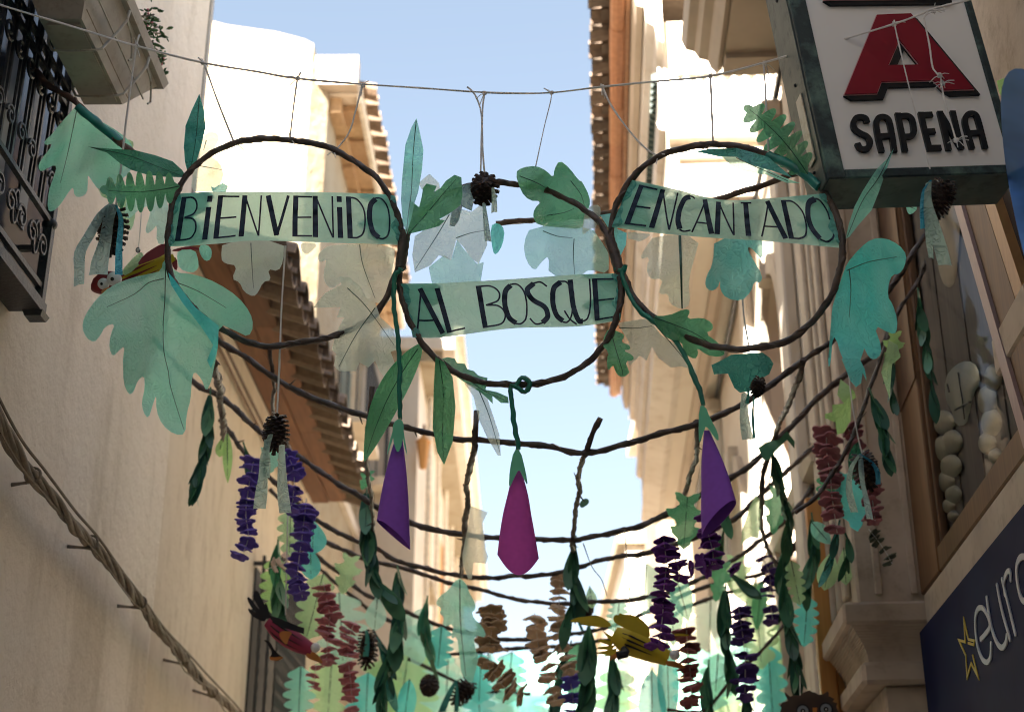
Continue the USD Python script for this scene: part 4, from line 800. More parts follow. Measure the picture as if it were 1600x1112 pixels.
cord('second strand looped beside the pine cone cord of the middle hoop', [(757, 146), (754, 172), (754, 230), (757, 270)], YH, knots=[(757, 146)], seed=6)
cord('thin white cord to the green leaf at the top of the middle hoop', [(850, 138), (862, 146), (850, 200), (837, 260)], YH, r=0.0022, knots=[(862, 145)], seed=7)
cord('sagging white cord tying the left shoulder of the right hoop', [(941, 135), (955, 165), (985, 207), (1010, 233), (1030, 245)], YH, knots=[(941, 135), (1029, 244)], seed=8, r=0.0038)
cord('white cord tying the top of the right hoop', [(1110, 119), (1112, 170), (1114, 224)], YH, knots=[(1110, 119), (1114, 224)], seed=9, r=0.0034)
cord('white cord hanging from the long cord to the fern leaf', [(1193, 98), (1196, 140), (1198, 190), (1201, 236)], YH, knots=[(1195, 99)], seed=10, r=0.0034)
cord('white cord crossing the red letter down to the pine cone at far right', [(1397, 32), (1399, 45), (1414, 110), (1434, 190), (1453, 264)], YH, knots=[(1397, 38)], seed=11, r=0.0026)
cord('frayed white cord with a tangled knot in front of the red letter', [(1450, 18), (1444, 28), (1452, 70), (1458, 108), (1470, 122), (1474, 150), (1488, 200), (1494, 220)], YH, knots=[(1459, 18), (1468, 118), (1473, 130), (1494, 219)], fray=6, seed=12, r=0.003)
cord('white cord holding the pine cone under the banner BIENVENIDO', [(446, 384), (440, 480), (437, 560), (433, 648)], YH + 0.03, knots=[(433, 650)], fray=4, seed=13, r=0.0034)
cord('white cord hanging to the pine cone beside the mauve flower strings', [(1322, 545), (1330, 620), (1340, 680), (1348, 712)], 6.3, seed=14, r=0.003)
cord('thin white cord holding the red bird at the left', [(222, 320), (219, 360), (216, 392)], 5.5, r=0.0016, seed=15, knots=[(216, 390)])
cord('thin cord holding the yellow bird at lower right', [(976, 828), (981, 890), (985, 960)], 7.2, r=0.0022, seed=16, mat='metal_pale')
cord('loose thin cord hanging from the net against the sky', [(911, 848), (925, 885), (940, 905), (948, 930)], 7.3, r=0.003, seed=17, mat='metal_pale')
cord('thin pale cord falling from the right hoop to the petrol green leaf', [(1160, 468), (1163, 500), (1171, 545)], 5.0, r=0.0025, seed=18)
cord('thin cord hanging down to the red bird at lower left', [(450, 790), (448, 880), (446, 960)], 7.3, r=0.003, seed=19)
# ================================================================ leaves cut from tissue and plastic film
YA, YB = YH - 0.03, YH + 0.05
L1 = Z(5, (945, 470), (985, 470), (1010, 540), (1130, 550), (1260, 600), (1380, 680), (1450, 770), (1470, 850), (1440, 915), (1370, 880), (1268, 835), (1262, 990), (1235, 1112)) + Z(9, (1225, 130), (1195, 195), (1170, 120), (1125, 70), (1110, 130), (1105, 240), (1080, 320), (1075, 440), (1010, 440), (940, 385), (905, 300), (905, 205), (885, 270), (860, 350), (830, 310), (820, 250), (840, 170), (835, 95), (795, 130), (775, 195), (745, 210), (715, 140), (712, 10)) + Z(5, (714, 1030), (722, 965), (690, 990), (655, 1028), (632, 980), (640, 900), (668, 835), (610, 850), (575, 915), (545, 945), (500, 920), (475, 860), (490, 790), (560, 690), (640, 620), (760, 570), (880, 545), (935, 530))
leaf('largest mint green leaf, hanging at the left under the banner BIENVENIDO', L1, YA - 0.05, 'leaf_mint', [Z(5, (960, 500), (955, 700), (945, 850), (950, 1000), (975, 1112)) + Z(9, (985, 150), (1020, 270), (1065, 410)), Z(5, (950, 575), (860, 600), (780, 665), (620, 740)), Z(5, (990, 585), (1130, 640), (1220, 690), (1310, 745))], (0.03, 0.05), 0.03, (Z(5, (960, 500))[0], (288, 670), 0.10), smooth=1, stem=Z(5, (965, 420), (962, 470), (960, 520)))
leaf('torn end of darker mint film folded over the largest leaf', Z(5, (975, 540), (1010, 580), (1130, 740), (1268, 850), (1262, 980)) + Z(9, (1222, 60), (1200, 10)) + Z(5, (1235, 960), (1170, 860), (1060, 720), (990, 610)), YA - 0.085, 'leaf_teal', (), (0.03, 0.05), 0.012)
leaf('light mint leaf hanging from the taped branch beside the iron grille', Z(1, (440, 615), (400, 660), (330, 740), (310, 770), (255, 820), (262, 842), (312, 832), (235, 930), (220, 970), (240, 998), (300, 960), (330, 962), (310, 1030), (280, 1112)) + Z(5, (275, 175), (300, 192), (350, 150), (400, 70), (425, 45), (432, 100), (470, 105), (505, 80), (510, 10)) + Z(1, (508, 1010), (540, 1060), (570, 1100), (640, 1090), (700, 1040), (760, 1000), (780, 850), (700, 770), (560, 690)), 4.98, 'leaf_mint', [Z(1, (445, 640), (420, 760), (390, 900), (350, 1060))], crinkle=0.02, smooth=1)
leaf('pale lime leaf half hidden behind the fern leaf at upper left', Z(1, (540, 900), (600, 830), (700, 810), (770, 810), (775, 860), (720, 960), (680, 1080), (640, 1112)) + Z(5, (760, 20), (790, 120), (780, 250), (750, 310), (710, 250), (690, 100), (600, 120), (560, 40)), 5.12, 'leaf_light', (), crinkle=0.02, smooth=1)
leaf('dark green lance leaf pointing left above the fern leaf', Z(1, (508, 850), (620, 862), (780, 870), (900, 900), (1000, 935), (1055, 985), (1082, 1028), (950, 1025), (850, 1012), (760, 985), (700, 950), (620, 885)), YA, 'leaf_deep', [Z(1, (530, 855), (740, 900), (900, 960), (1080, 1030))])
tl('dark green fern leaf pointing left from the left hoop', 'oak', (281, 291), (156, 296), 62, YA - 0.02, 'leaf_green', -0.05, 7, 0.72)
leaf('upright teal lance leaf standing on the left hoop', Z(1, (1155, 545), (1110, 640), (1075, 730), (1065, 850), (1072, 940), (1090, 1012), (1112, 1000), (1140, 930), (1165, 850), (1190, 740), (1182, 640)), YA, 'leaf_petrol', [Z(1, (1155, 560), (1135, 800), (1100, 1005))])
leaf('cream translucent leaf behind the upper left of the left hoop', Z(1, (1190, 768), (1250, 765), (1275, 800), (1245, 858), (1215, 900), (1270, 940), (1297, 1000), (1282, 1060), (1240, 1112)) + Z(5, (1180, 72), (1105, 72)) + Z(1, (1120, 985), (1140, 900), (1160, 840)), YB + 0.1, 'leaf_pale', [Z(1, (1195, 815), (1180, 870)), Z(1, (1150, 960), (1290, 985))], smooth=1)
leaf('small sea green scrap on top of the banner BIENVENIDO', Z(5, (1232, 76), (1222, 42), (1240, 50), (1262, 38), (1290, 22), (1322, 40), (1308, 76)), YB + 0.05, 'leaf_sea', ())
leaf('aqua tissue leaf behind the left end of the banner BIENVENIDO', Z(5, (720, 200), (740, 100), (800, 60), (900, 60), (980, 90), (960, 380), (905, 370), (912, 262), (880, 300), (850, 318), (842, 285), (872, 200), (865, 150), (800, 180), (752, 230), (730, 222)), YB + 0.25, 'leaf_aqua', (), smooth=1)
leaf('mint leaf showing behind the red tail of the top left bird', Z(5, (1030, 410), (1130, 405), (1150, 470), (1150, 520), (1110, 545), (1040, 520), (1025, 460)), YB + 0.2, 'leaf_mint', (), smooth=1)
leaf('small round mint leaf under the left half of the banner BIENVENIDO', Z(5, (1150, 385), (1200, 378), (1230, 410), (1222, 465), (1190, 476), (1160, 440)), YB + 0.1, 'leaf_mint', (), smooth=1)
leaf('pale lobed leaf hanging under the letters ENV of the left banner', [(348, 376), (345, 405), (352, 412), (371, 415), (362, 436), (374, 440), (381, 456), (396, 464), (404, 456), (411, 440), (424, 438), (418, 420), (435, 424), (443, 408), (444, 376)], YB + 0.1, 'leaf_pale', [[(392, 380), (394, 420), (396, 450)]], smooth=1)
leaf('pale scrap between two leaves under the banner BIENVENIDO', Z(6, (255, 365), (262, 410), (285, 436), (310, 430), (365, 372)), YB + 0.12, 'leaf_pale', (), smooth=1)
leaf('widest pale tissue leaf under the letters DO of the left banner', Z(6, (430, 375), (360, 430), (360, 475), (385, 480), (412, 460), (392, 540), (395, 600), (440, 640), (500, 590), (560, 600), (640, 700), (720, 722), (780, 705), (805, 640), (780, 560), (800, 480), (806, 378)), YB + 0.2, 'leaf_pale', [Z(6, (600, 380), (620, 500), (690, 690))], smooth=1)
leaf('pale crumpled maple leaf hanging inside the lower right of the left hoop', Z(6, (480, 560), (545, 570), (600, 620), (640, 690), (690, 710), (720, 800), (800, 870), (820, 985), (780, 1000), (810, 1080), (765, 1178), (715, 1110), (690, 1050), (650, 1090), (600, 1060), (580, 1112), (480, 1110), (450, 1080), (465, 1010), (440, 990), (460, 900), (510, 800), (470, 800), (490, 740), (330, 745), (400, 660), (495, 610)), YA - 0.02, 'leaf_pale', [Z(6, (530, 630), (640, 740), (800, 960)), Z(6, (690, 745), (580, 900), (480, 1085))], (0.05, 0.05), 0.035)
leaf('tall light green lance leaf pointing up between left and middle hoop', Z(2, (930, 685), (950, 770), (970, 870), (962, 980), (940, 1112)) + Z(6, (915, 150), (900, 230), (872, 320), (850, 250), (840, 120)) + Z(2, (845, 1050), (865, 840), (900, 740)), YA, 'leaf_mint', [Z(2, (928, 700), (910, 900), (900, 1112)) + Z(6, (885, 180), (872, 300))])
leaf('broad green leaf with folded lobes rising from the joint of left and middle hoop', Z(6, (880, 318), (888, 230), (890, 120), (945, 162), (960, 100), (968, 50), (988, 25), (1046, 40), (1032, 75), (1070, 50), (1100, 10), (1150, -25), (1190, -10), (1196, 90), (1186, 150), (1120, 200), (1062, 232), (1095, 240), (1062, 272), (960, 300)), YA - 0.03, 'leaf_green', [Z(6, (885, 315), (980, 210), (1080, 90), (1160, 0))], (0.05, 0.08), 0.03, (Z(6, (880, 318))[0], Z(6, (1190, -10))[0], 0.15))
leaf('petrol scrap of film between the broad green leaf and the pine cone', Z(2, (1140, 1112), (1200, 1075), (1250, 1060), (1262, 1090)) + Z(6, (1240, 60), (1262, 120), (1250, 185), (1195, 160), (1175, 240), (1150, 275), (1120, 270), (1135, 170)), YA + 0.0, 'ribbon_blue', ())
leaf('pale pink-white maple leaf inside the top of the middle hoop', Z(6, (920, 330), (1010, 270), (1120, 200), (1180, 170), (1250, 190), (1320, 130), (1330, 300), (1340, 380), (1290, 490), (1240, 450), (1200, 390), (1160, 350), (1130, 470), (1060, 440), (1010, 500), (920, 540), (905, 440)), YB + 0.2, 'leaf_pale', [Z(6, (1120, 205), (1040, 340), (920, 525)), Z(6, (1160, 340), (1250, 310), (1330, 298))])
leaf('aqua tissue leaf behind the pale maple leaf in the middle hoop', Z(6, (1000, 510), (1090, 440), (1130, 470), (1165, 350), (1200, 400), (1280, 490), (1320, 480), (1300, 600), (1020, 605)), YB + 0.35, 'leaf_aqua', ())
leaf('sea green folded leaf to the right of the ribboned cone in the middle hoop', Z(6, (1355, 272), (1400, 250), (1442, 290), (1430, 380), (1392, 440), (1370, 420)), YB + 0.3, 'leaf_teal', (), smooth=1)
leaf('cream leaf tip behind the broad green leaf', Z(2, (940, 1060), (1005, 1008), (1060, 1060), (1070, 1112)) + Z(6, (960, 60)), YB + 0.1, 'leaf_pale', ())
leaf('glossy two lobed green leaf on the upper right of the middle hoop', Z(3, (18, 1000), (60, 970), (140, 960), (200, 990), (240, 1030), (245, 980), (275, 928), (330, 970), (390, 1050)) + Z(7, (405, 10), (450, 100), (452, 160), (420, 190), (420, 270), (385, 290), (300, 280), (150, 270), (120, 220), (130, 170), (172, 128), (100, 125), (50, 70)), YA - 0.02, 'leaf_green', [Z(3, (45, 1020)) + Z(7, (160, 30), (300, 120), (440, 195)), Z(7, (205, 210), (300, 195), (360, 170)), Z(7, (340, 10), (400, 90), (420, 160))], (0.06, 0.03), 0.03, smooth=1)
leaf('translucent aqua leaf hanging above the letters OSQUE', Z(7, (110, 270), (65, 370), (80, 470), (130, 535), (170, 480), (215, 440), (210, 560), (390, 565), (450, 520), (560, 550), (562, 440), (545, 400), (450, 262)), YB + 0.3, 'leaf_aqua', [Z(7, (180, 300), (260, 330), (350, 340)), Z(7, (360, 345), (355, 420), (362, 550))], smooth=1)
leaf('sea green leaf behind the joint of middle and right hoop', Z(7, (510, 208), (592, 195), (612, 290), (665, 312), (660, 380), (630, 440), (600, 400), (570, 300)), YB + 0.15, 'leaf_sea', ())
leaf('cream rounded leaf scrap at the upper right of the middle hoop', Z(7, (405, 300), (420, 190), (460, 150), (510, 150), (515, 200), (490, 280), (450, 290), (412, 325)), YB + 0.05, 'leaf_pale', (), smooth=1)
leaf('pale scrap under the left end of the banner ENCANTADO', Z(7, (668, 305), (672, 345), (700, 350), (740, 362), (775, 345), (805, 318)), YB + 0.1, 'leaf_pale', ())
leaf('pale saw toothed leaf with green rib inside the right hoop', Z(7, (830, 320), (770, 400), (738, 465), (800, 448), (776, 520), (800, 580), (876, 575), (850, 650), (862, 668), (905, 662), (910, 720), (985, 757), (1035, 722), (1020, 600), (1050, 480), (1092, 335)), YB + 0.2, 'leaf_pale', [Z(7, (972, 330), (978, 500), (985, 750))], vw=5.5, smooth=1)
leaf('sea green long fingered leaf under the letters ANT of the right banner', Z(7, (1172, 335), (1165, 490), (1125, 560), (1118, 620), (1150, 650), (1190, 632), (1206, 580), (1205, 640), (1240, 690), (1330, 707), (1385, 652), (1402, 592), (1440, 600), (1452, 560), (1400, 470), (1362, 402), (1380, 390), (1455, 477), (1450, 360), (1440, 345)), YB + 0.15, 'leaf_sea', (), smooth=1)
leaf('bright green oak leaf on the lower left of the right hoop', Z(7, (805, 790), (900, 792), (1000, 750), (1035, 760), (1010, 812), (1100, 800), (1160, 830), (1166, 872), (1118, 890), (1200, 950), (1240, 1010), (1200, 1030), (1130, 1020), (1070, 975), (1080, 1010), (1060, 1045), (1000, 1012), (980, 935), (910, 930), (860, 880)), YA - 0.02, 'leaf_green', [Z(7, (810, 795), (960, 850), (1080, 905), (1230, 1010))], (0.05, 0.05), 0.03, smooth=1)
leaf('pale maple leaf at the lower left of the right hoop above the purple cone', Z(7, (610, 832), (790, 805), (860, 900), (960, 962), (1060, 1100)) + Z(11, (1078, 118), (1040, 62), (980, 45), (920, 52), (860, 5)) + Z(7, (850, 1040), (810, 970), (780, 1050), (740, 1022), (680, 1082), (640, 962), (682, 950)), YB, 'leaf_pale', [Z(7, (620, 860), (720, 862), (810, 850)), Z(7, (800, 810), (930, 960), (1050, 1105))], crinkle=0.025)
leaf('small oak leaf below the right end of the banner AL BOSQUE', Z(7, (545, 880), (575, 862), (605, 880), (640, 890), (652, 912), (630, 942), (680, 960), (687, 987), (642, 990), (702, 1020), (706, 1047), (655, 1055), (678, 1110)) + Z(11, (680, 85), (642, 112), (605, 92), (590, 45)) + Z(7, (580, 1082), (555, 1112), (548, 1050), (560, 1000), (520, 960)), YA - 0.02, 'leaf_green', [Z(7, (570, 870), (600, 980), (640, 1112)) + Z(11, (640, 95))], smooth=1)
leaf('blue green lance leaf lying along the top of the right hoop', Z(3, (1060, 878), (1150, 862), (1300, 858), (1400, 885), (1483, 910)) + Z(4, (60, 960), (140, 1030), (60, 1000)) + Z(3, (1400, 960), (1300, 910), (1200, 908)), YA - 0.01, 'leaf_petrol', ())
leaf('mint lance leaf hanging below the top of the right hoop', Z(3, (1215, 908), (1310, 905), (1400, 935), (1483, 985), (1580, 1030), (1670, 1062), (1590, 1060), (1480, 1015), (1340, 990), (1270, 960)), YA + 0.01, 'leaf_mint', [Z(3, (1300, 915), (1420, 970), (1600, 1050))])
tl('fern leaf with curled lobes standing on the upper right of the right hoop', 'oak', (1262, 272), (1163, 165), 62, YA - 0.03, 'leaf_green', 0.05, 7, 0.72)
leaf('pale green lance leaf in front of the lit sign', Z(4, (728, 862), (690, 920), (630, 980), (590, 1040), (545, 1112)) + Z(8, (500, 160), (465, 270), (450, 345), (470, 335), (530, 258), (600, 180), (640, 80), (668, 0)), YH - 0.03, 'leaf_mint', [Z(4, (715, 880), (640, 1030)) + Z(8, (545, 130), (458, 335))])
leaf('large crumpled sea green leaf on the right edge of the right hoop', Z(8, (455, 490), (530, 400), (600, 345), (680, 340), (760, 380), (805, 440), (790, 510), (760, 550), (720, 552), (700, 600), (692, 680), (722, 722), (750, 812), (745, 890), (710, 895), (612, 842), (662, 980), (640, 1035), (600, 1045), (570, 1010), (540, 930), (560, 970), (552, 1000), (530, 1060), (545, 1112), (480, 1112), (460, 1090), (415, 1000), (405, 950), (376, 900), (362, 1080), (345, 1085), (360, 900), (370, 750), (390, 680), (430, 560)), YA - 0.05, 'leaf_teal', [Z(8, (455, 530), (580, 480), (745, 450)), Z(8, (470, 520), (480, 640), (470, 800))], (0.06, 0.03), 0.045, smooth=1)
leaf('narrow torn tail of the sea green leaf at the right hoop', Z(12, (425, 0), (450, 60), (478, 130), (510, 166), (540, 142), (548, 80), (572, 132), (560, 60), (530, 0)), YA, 'leaf_teal', ())
leaf('light green film leaf hanging above the mauve flower strings', Z(12, (400, 210), (420, 120), (460, 150), (500, 190), (510, 225), (480, 250), (478, 360), (440, 430), (400, 440), (390, 370), (330, 345), (330, 320), (372, 310), (372, 268), (440, 260)), 6.4, 'leaf_lime', ())
leaf('light green leaf beside the big sea green leaf at the right', Z(8, (700, 930), (750, 960), (768, 1030), (720, 1070), (715, 1112)) + Z(12, (712, 120), (705, 235), (680, 160), (655, 80), (670, 20)), 5.4, 'leaf_light', ())
tl('olive green lance leaf crossing behind the left purple cone', 'lance', (661, 533), (569, 722), 44, YA + 0.06, 'leaf_green', 0.05)
leaf('broad dark green lance leaf hanging from the middle hoop, pointing down', Z(10, (1040, -10), (1090, 20), (1140, 110), (1156, 280), (1140, 480), (1090, 617), (1050, 540), (1024, 400), (1030, 150)), YA, 'leaf_green', [Z(10, (1062, 10), (1085, 200), (1080, 400), (1088, 600))], crinkle=0.025, fold=((692, 565), (693, 725), 0.2))
leaf('bright green saw edged leaf at the lower left of the middle hoop', Z(10, (1075, 0), (1110, -8), (1150, 0), (1165, 25), (1210, 30), (1225, 62), (1262, 72), (1290, 100), (1342, 112), (1330, 180), (1400, 195), (1460, 222), (1465, 258), (1420, 257), (1370, 217), (1372, 262), (1310, 202), (1200, 132), (1130, 82)), YA - 0.02, 'leaf_green', [Z(10, (1080, 5), (1200, 100), (1330, 190), (1455, 245))])
leaf('pale lance leaf hanging beside the stem of the magenta cone', Z(10, (1205, 140), (1270, 160), (1330, 200), (1370, 320), (1410, 440), (1418, 562), (1400, 560), (1340, 460), (1290, 350), (1260, 220)), YA + 0.03, 'leaf_pale', [Z(10, (1290, 180), (1350, 330), (1412, 540))])
leaf('crumpled petrol green plastic leaf under the right hoop', Z(7, (1155, 1075), (1212, 1050), (1270, 1016), (1380, 1008), (1452, 1004), (1492, 1032)) + Z(11, (1515, 30), (1490, 90), (1420, 130), (1380, 190), (1320, 197), (1288, 170), (1250, 87), (1170, 92)), 5.1, 'leaf_petrol', (), crinkle=0.05)
tl('green maple leaf tied where the stick meets the net at the right purple cone', 'maple', (1074, 776), (1068, 858), 62, 7.1, 'leaf_green', crinkle=0.03)
leaf('small green leaf cap on top of the long dark leaf string at the right', Z(11, (1425, 515), (1483, 480)) + Z(12, (60, 470), (110, 420), (155, 480), (152, 520), (110, 470), (40, 540), (0, 590)) + Z(11, (1455, 585)), 7.0, 'foam_leaf_b', ())
leaf('small round green leaf on the forked stick against the sky', Z(11, (388, 835), (420, 806), (447, 815), (445, 842), (400, 870)), 7.0, 'foam_leaf_b', (), smooth=1, crinkle=0.006)
leaf('green and white tissue leaf behind the stick at the right', Z(11, (1410, 795), (1450, 820), (1442, 880), (1430, 1040), (1385, 1030), (1340, 1062), (1328, 1082), (1332, 1000), (1372, 868)), 7.6, 'leaf_light', ())
leaf('pale crumpled leaf hanging on the stick left of the magenta cone', Z(10, (1240, 850), (1290, 870), (1342, 890), (1312, 950), (1332, 1112)) + Z(14, (1345, 212), (1330, 252), (1260, 246), (1250, 340), (1230, 342), (1200, 262), (1195, 200), (1215, 100), (1232, 20)), 7.2, 'leaf_pale', (), crinkle=0.04)
leaf('long pale oak leaf hanging straight down left of the beige flower string', Z(14, (1170, 330), (1215, 360), (1240, 430), (1272, 480), (1270, 522), (1250, 530), (1262, 572), (1310, 610), (1340, 682), (1260, 665), (1270, 750), (1292, 792), (1270, 880), (1252, 952), (1190, 900), (1180, 790), (1165, 670), (1125, 692), (1150, 600), (1080, 620), (1090, 560), (1060, 540), (1075, 510), (1040, 490), (1060, 440), (1110, 410)), 8.0, 'leaf_mint', [Z(14, (1180, 345), (1185, 600), (1215, 900))], smooth=1)
# leaves farther along the street
BACK = [
 ('pale green crumpled leaf behind the dark leaf string below the left purple cone', 'maple', (548, 870), (534, 928), 44, 8.6, 'leaf_light'),
 ('pale lime oak leaf beside the upper pink flower string', 'oak', (505, 896), (478, 1000), 56, 8.2, 'leaf_light'),
 ('wide mint leaf behind the two pink flower strings', 'oak', (530, 925), (536, 1040), 84, 9.6, 'leaf_aqua'),
 ('teal leaf behind the longest purple flower string', 'ovate', (490, 812), (488, 866), 44, 7.7, 'leaf_teal'),
 ('small teal leaf below the teal one at the longest purple flower string', 'ovate', (485, 855), (486, 905), 32, 7.8, 'leaf_teal'),
 ('mint leaf between the ribbons of the hanging pine cone', 'maple', (430, 690), (420, 740), 40, 6.6, 'leaf_mint'),
 ('light green leaf behind the purple flower strings at left', 'oak', (455, 780), (452, 870), 40, 7.8, 'leaf_light'),
 ('lime leaf over the iron balcony at lower left', 'oak', (432, 870), (428, 960), 48, 8.4, 'leaf_lime'),
 ('pale tattered leaf right of the lower dark leaf string', 'maple', (640, 960), (655, 1040), 70, 9.9, 'leaf_aqua'),
 ('large blurred pale green leaf low behind the small pine cones', 'oak', (640, 1010), (618, 1150), 110, 11.5, 'leaf_light'),
 ('blurred mint leaf at the bottom between the two small pine cones', 'oak', (700, 1030), (694, 1160), 90, 12.0, 'leaf_aqua'),
 ('blurred aqua leaf at the bottom under the beige flower strings', 'oak', (765, 1020), (760, 1150), 110, 12.5, 'leaf_aqua'),
 ('teal blurred leaf at the bottom left of the beige flower strings', 'oak', (745, 1060), (752, 1140), 50, 10.6, 'leaf_sea'),
 ('blurred sea green leaf behind the left beige flower string', 'oak', (815, 1015), (812, 1130), 90, 13.0, 'leaf_sea'),
 ('blurred aqua leaf below the tail of the yellow bird', 'oak', (945, 1020), (938, 1150), 90, 12.0, 'leaf_aqua'),
 ('long sea green strip leaf below the yellow bird', 'lance', (1018, 1045), (1020, 1180), 44, 9.4, 'leaf_sea'),
 ('long grey green strip leaf beside it below the yellow bird', 'lance', (1042, 1000), (1046, 1150), 34, 9.2, 'leaf_teal'),
 ('pale leaf behind the top of the long deep purple flower string', 'oak', (1010, 880), (1006, 960), 52, 8.8, 'leaf_aqua'),
 ('pale green lance leaf right of the long deep purple flower string', 'lance', (1055, 895), (1076, 970), 34, 8.6, 'leaf_mint'),
 ('hanging green strip leaf behind the wine red flower string', 'lance', (1050, 925), (1052, 1010), 34, 9.0, 'leaf_mint'),
 ('large pale blurred leaf left of the lower right purple flower string', 'oak', (1110, 930), (1108, 1065), 80, 10.8, 'leaf_pale'),
 ('pale green blurred leaf right of the lower right purple flower string', 'oak', (1180, 910), (1190, 1045), 64, 9.8, 'leaf_light'),
 ('aqua blurred leaf under the dark leaves at the right', 'oak', (1165, 1000), (1180, 1110), 60, 11.0, 'leaf_aqua'),
 ('bright sea green leaf at the lower right edge of the leaf tunnel', 'oak', (1200, 1005), (1208, 1130), 52, 10.2, 'leaf_teal'),
 ('pale lime leaf low right above the thin branch', 'oak', (1120, 1060), (1150, 1140), 70, 11.5, 'leaf_light'),
 ('blurred pale leaf behind the yellow bird', 'oak', (1000, 1000), (985, 1080), 60, 11.0, 'leaf_pale'),
 ('pale green pointed leaf hanging beside the orange door post', 'oak', (1236, 875), (1250, 945), 30, 7.8, 'leaf_light'),
 ('small pale leaf in front of the orange door post', 'ovate', (1248, 910), (1255, 968), 28, 8.4, 'leaf_pale'),
 ('light mint leaf hanging below the mauve flower string', 'ovate', (1300, 860), (1288, 922), 34, 7.2, 'leaf_light'),
 ('pale leaf behind the dark leaf cluster at the stone pilaster', 'ovate', (1318, 855), (1322, 914), 26, 7.5, 'leaf_light'),
 ('sea green leaf at the right mauve flower string', 'maple', (1322, 740), (1340, 830), 62, 6.9, 'leaf_teal'),
 ('light green leaf beside the mauve flower string at its lower end', 'lance', (1268, 815), (1298, 850), 26, 7.4, 'leaf_mint'),
 ('green leaf scrap near the foot of the middle stick', 'maple', (578, 735), (565, 765), 24, 7.2, 'leaf_green'),
 ('lime cut leaf with wavy line beside the thick stick at left', 'lance', (355, 675), (356, 755), 16, 7.6, 'leaf_lime'),
 ('small lime leaf beside it at the thick stick at left', 'ovate', (346, 685), (343, 714), 16, 7.6, 'leaf_lime'),
 ('pale mint leaf above the twigs in the lower left net', 'maple', (650, 975), (675, 1010), 44, 10.2, 'leaf_mint'),
 ('pale leaf behind the small pine cone with green ribbon', 'oak', (600, 1030), (580, 1140), 80, 11.2, 'leaf_light'),
 ('small mint scrap in the net beside the fourth branch', 'ovate', (590, 930), (585, 985), 34, 9.4, 'leaf_aqua'),
 ('pale leaf between the deep purple string and the plum string', 'maple', (1150, 870), (1155, 935), 48, 9.2, 'leaf_light'),
 ('mint leaf tied to the third branch right of the deep purple strings', 'maple', (1215, 765), (1208, 835), 40, 7.9, 'leaf_green'),
 ('teal leaf low at the right between dark leaf string and door post', 'oak', (1262, 930), (1256, 1010), 40, 8.2, 'leaf_teal'),
 ('green leaf on the fourth branch near the right cone', 'maple', (1130, 880), (1118, 940), 36, 8.7, 'leaf_green'),
 ('mint leaf hanging from the fourth branch above the yellow bird', 'oak', (968, 936), (962, 990), 34, 8.9, 'leaf_mint'),
 ('teal leaf on the fifth branch left of the tan flower string', 'oak', (690, 978), (684, 1045), 42, 9.4, 'leaf_teal'),
 ('mint leaf on the sixth branch below the magenta cone', 'oak', (800, 1018), (792, 1100), 54, 10.2, 'leaf_mint'),
 ('green oak leaf behind the blue violet flower string', 'oak', (905, 1005), (900, 1090), 46, 10.0, 'leaf_green'),
 ('teal leaf in the lower middle right of the two low pine cones', 'oak', (752, 1020), (748, 1100), 46, 10.2, 'leaf_teal'),
 ('mint leaf low between the wine red and thick indigo strings', 'oak', (1122, 1020), (1116, 1110), 56, 10.0, 'leaf_mint'),
 ('green lance leaf on the sixth branch at the right', 'lance', (1190, 908), (1182, 985), 24, 9.6, 'leaf_green'),
 ('mint leaf at the upper end of the right branch bundle', 'maple', (1398, 520), (1392, 575), 34, 6.5, 'leaf_lime'),
 ('dark green leaf on the branch bundle by the stone pilaster', 'lance', (1340, 690), (1332, 750), 22, 6.6, 'leaf_deep'),
 ('green leaf hanging from the branch bundle over the pilaster edge', 'oak', (1300, 715), (1286, 790), 34, 7.0, 'leaf_green'),
 ('mint leaf at the bottom edge below the pink flower strings', 'oak', (470, 1040), (466, 1130), 50, 9.2, 'leaf_mint'),
 ('teal lance leaf at the bottom beside the long dark leaf string', 'lance', (640, 1060), (630, 1140), 30, 9.6, 'leaf_teal'),
 ('large pale mint leaf low in the middle behind the round pine cone', 'oak', (668, 985), (664, 1120), 90, 12.8, 'leaf_mint'),
 ('broad aqua leaf low between tan and beige flower strings', 'oak', (812, 1040), (806, 1180), 100, 11.6, 'leaf_aqua'),
 ('pale aqua leaf low behind the second dark leaf string in the middle', 'oak', (885, 1010), (880, 1150), 96, 13.2, 'leaf_aqua'),
 ('mint leaf low behind the feet of the yellow bird', 'oak', (965, 1040), (958, 1160), 70, 11.4, 'leaf_light'),
 ('mint leaf low at right of the grey green strip leaf', 'oak', (1090, 1010), (1084, 1130), 76, 12.4, 'leaf_mint'),
 ('aqua leaf behind the thick indigo flower string', 'oak', (1150, 985), (1140, 1100), 80, 12.2, 'leaf_aqua'),
 ('pale green leaf behind the longest dark leaf string near its end', 'oak', (1222, 970), (1226, 1080), 60, 10.6, 'leaf_light'),
 ('light mint leaf low behind the red bird', 'oak', (520, 1010), (512, 1120), 70, 10.8, 'leaf_light'),
 ('pale teal leaf low at the left of the long dark leaf string', 'oak', (575, 1050), (570, 1160), 64, 10.4, 'leaf_sea'),
 ('pale leaf filling the gap above the two low pine cones', 'maple', (735, 985), (728, 1060), 60, 11.8, 'leaf_pale'),
 ('mint lobe peeping out beside the pine cone under the lit sign', 'ovate', (1415, 320), (1432, 328), 22, 5.4, 'leaf_mint'),
 ('pale scrap behind the pine cone at the net below the sky', 'ovate', (921, 915), (926, 950), 18, 8.8, 'leaf_light'),
]
for lab, kd, b, tp, w, Y, m in BACK:
    tl(lab, kd, b, tp, w, Y, m, spacing=max(6.0, w / 7), crinkle=0.03, vein=kd != 'maple')
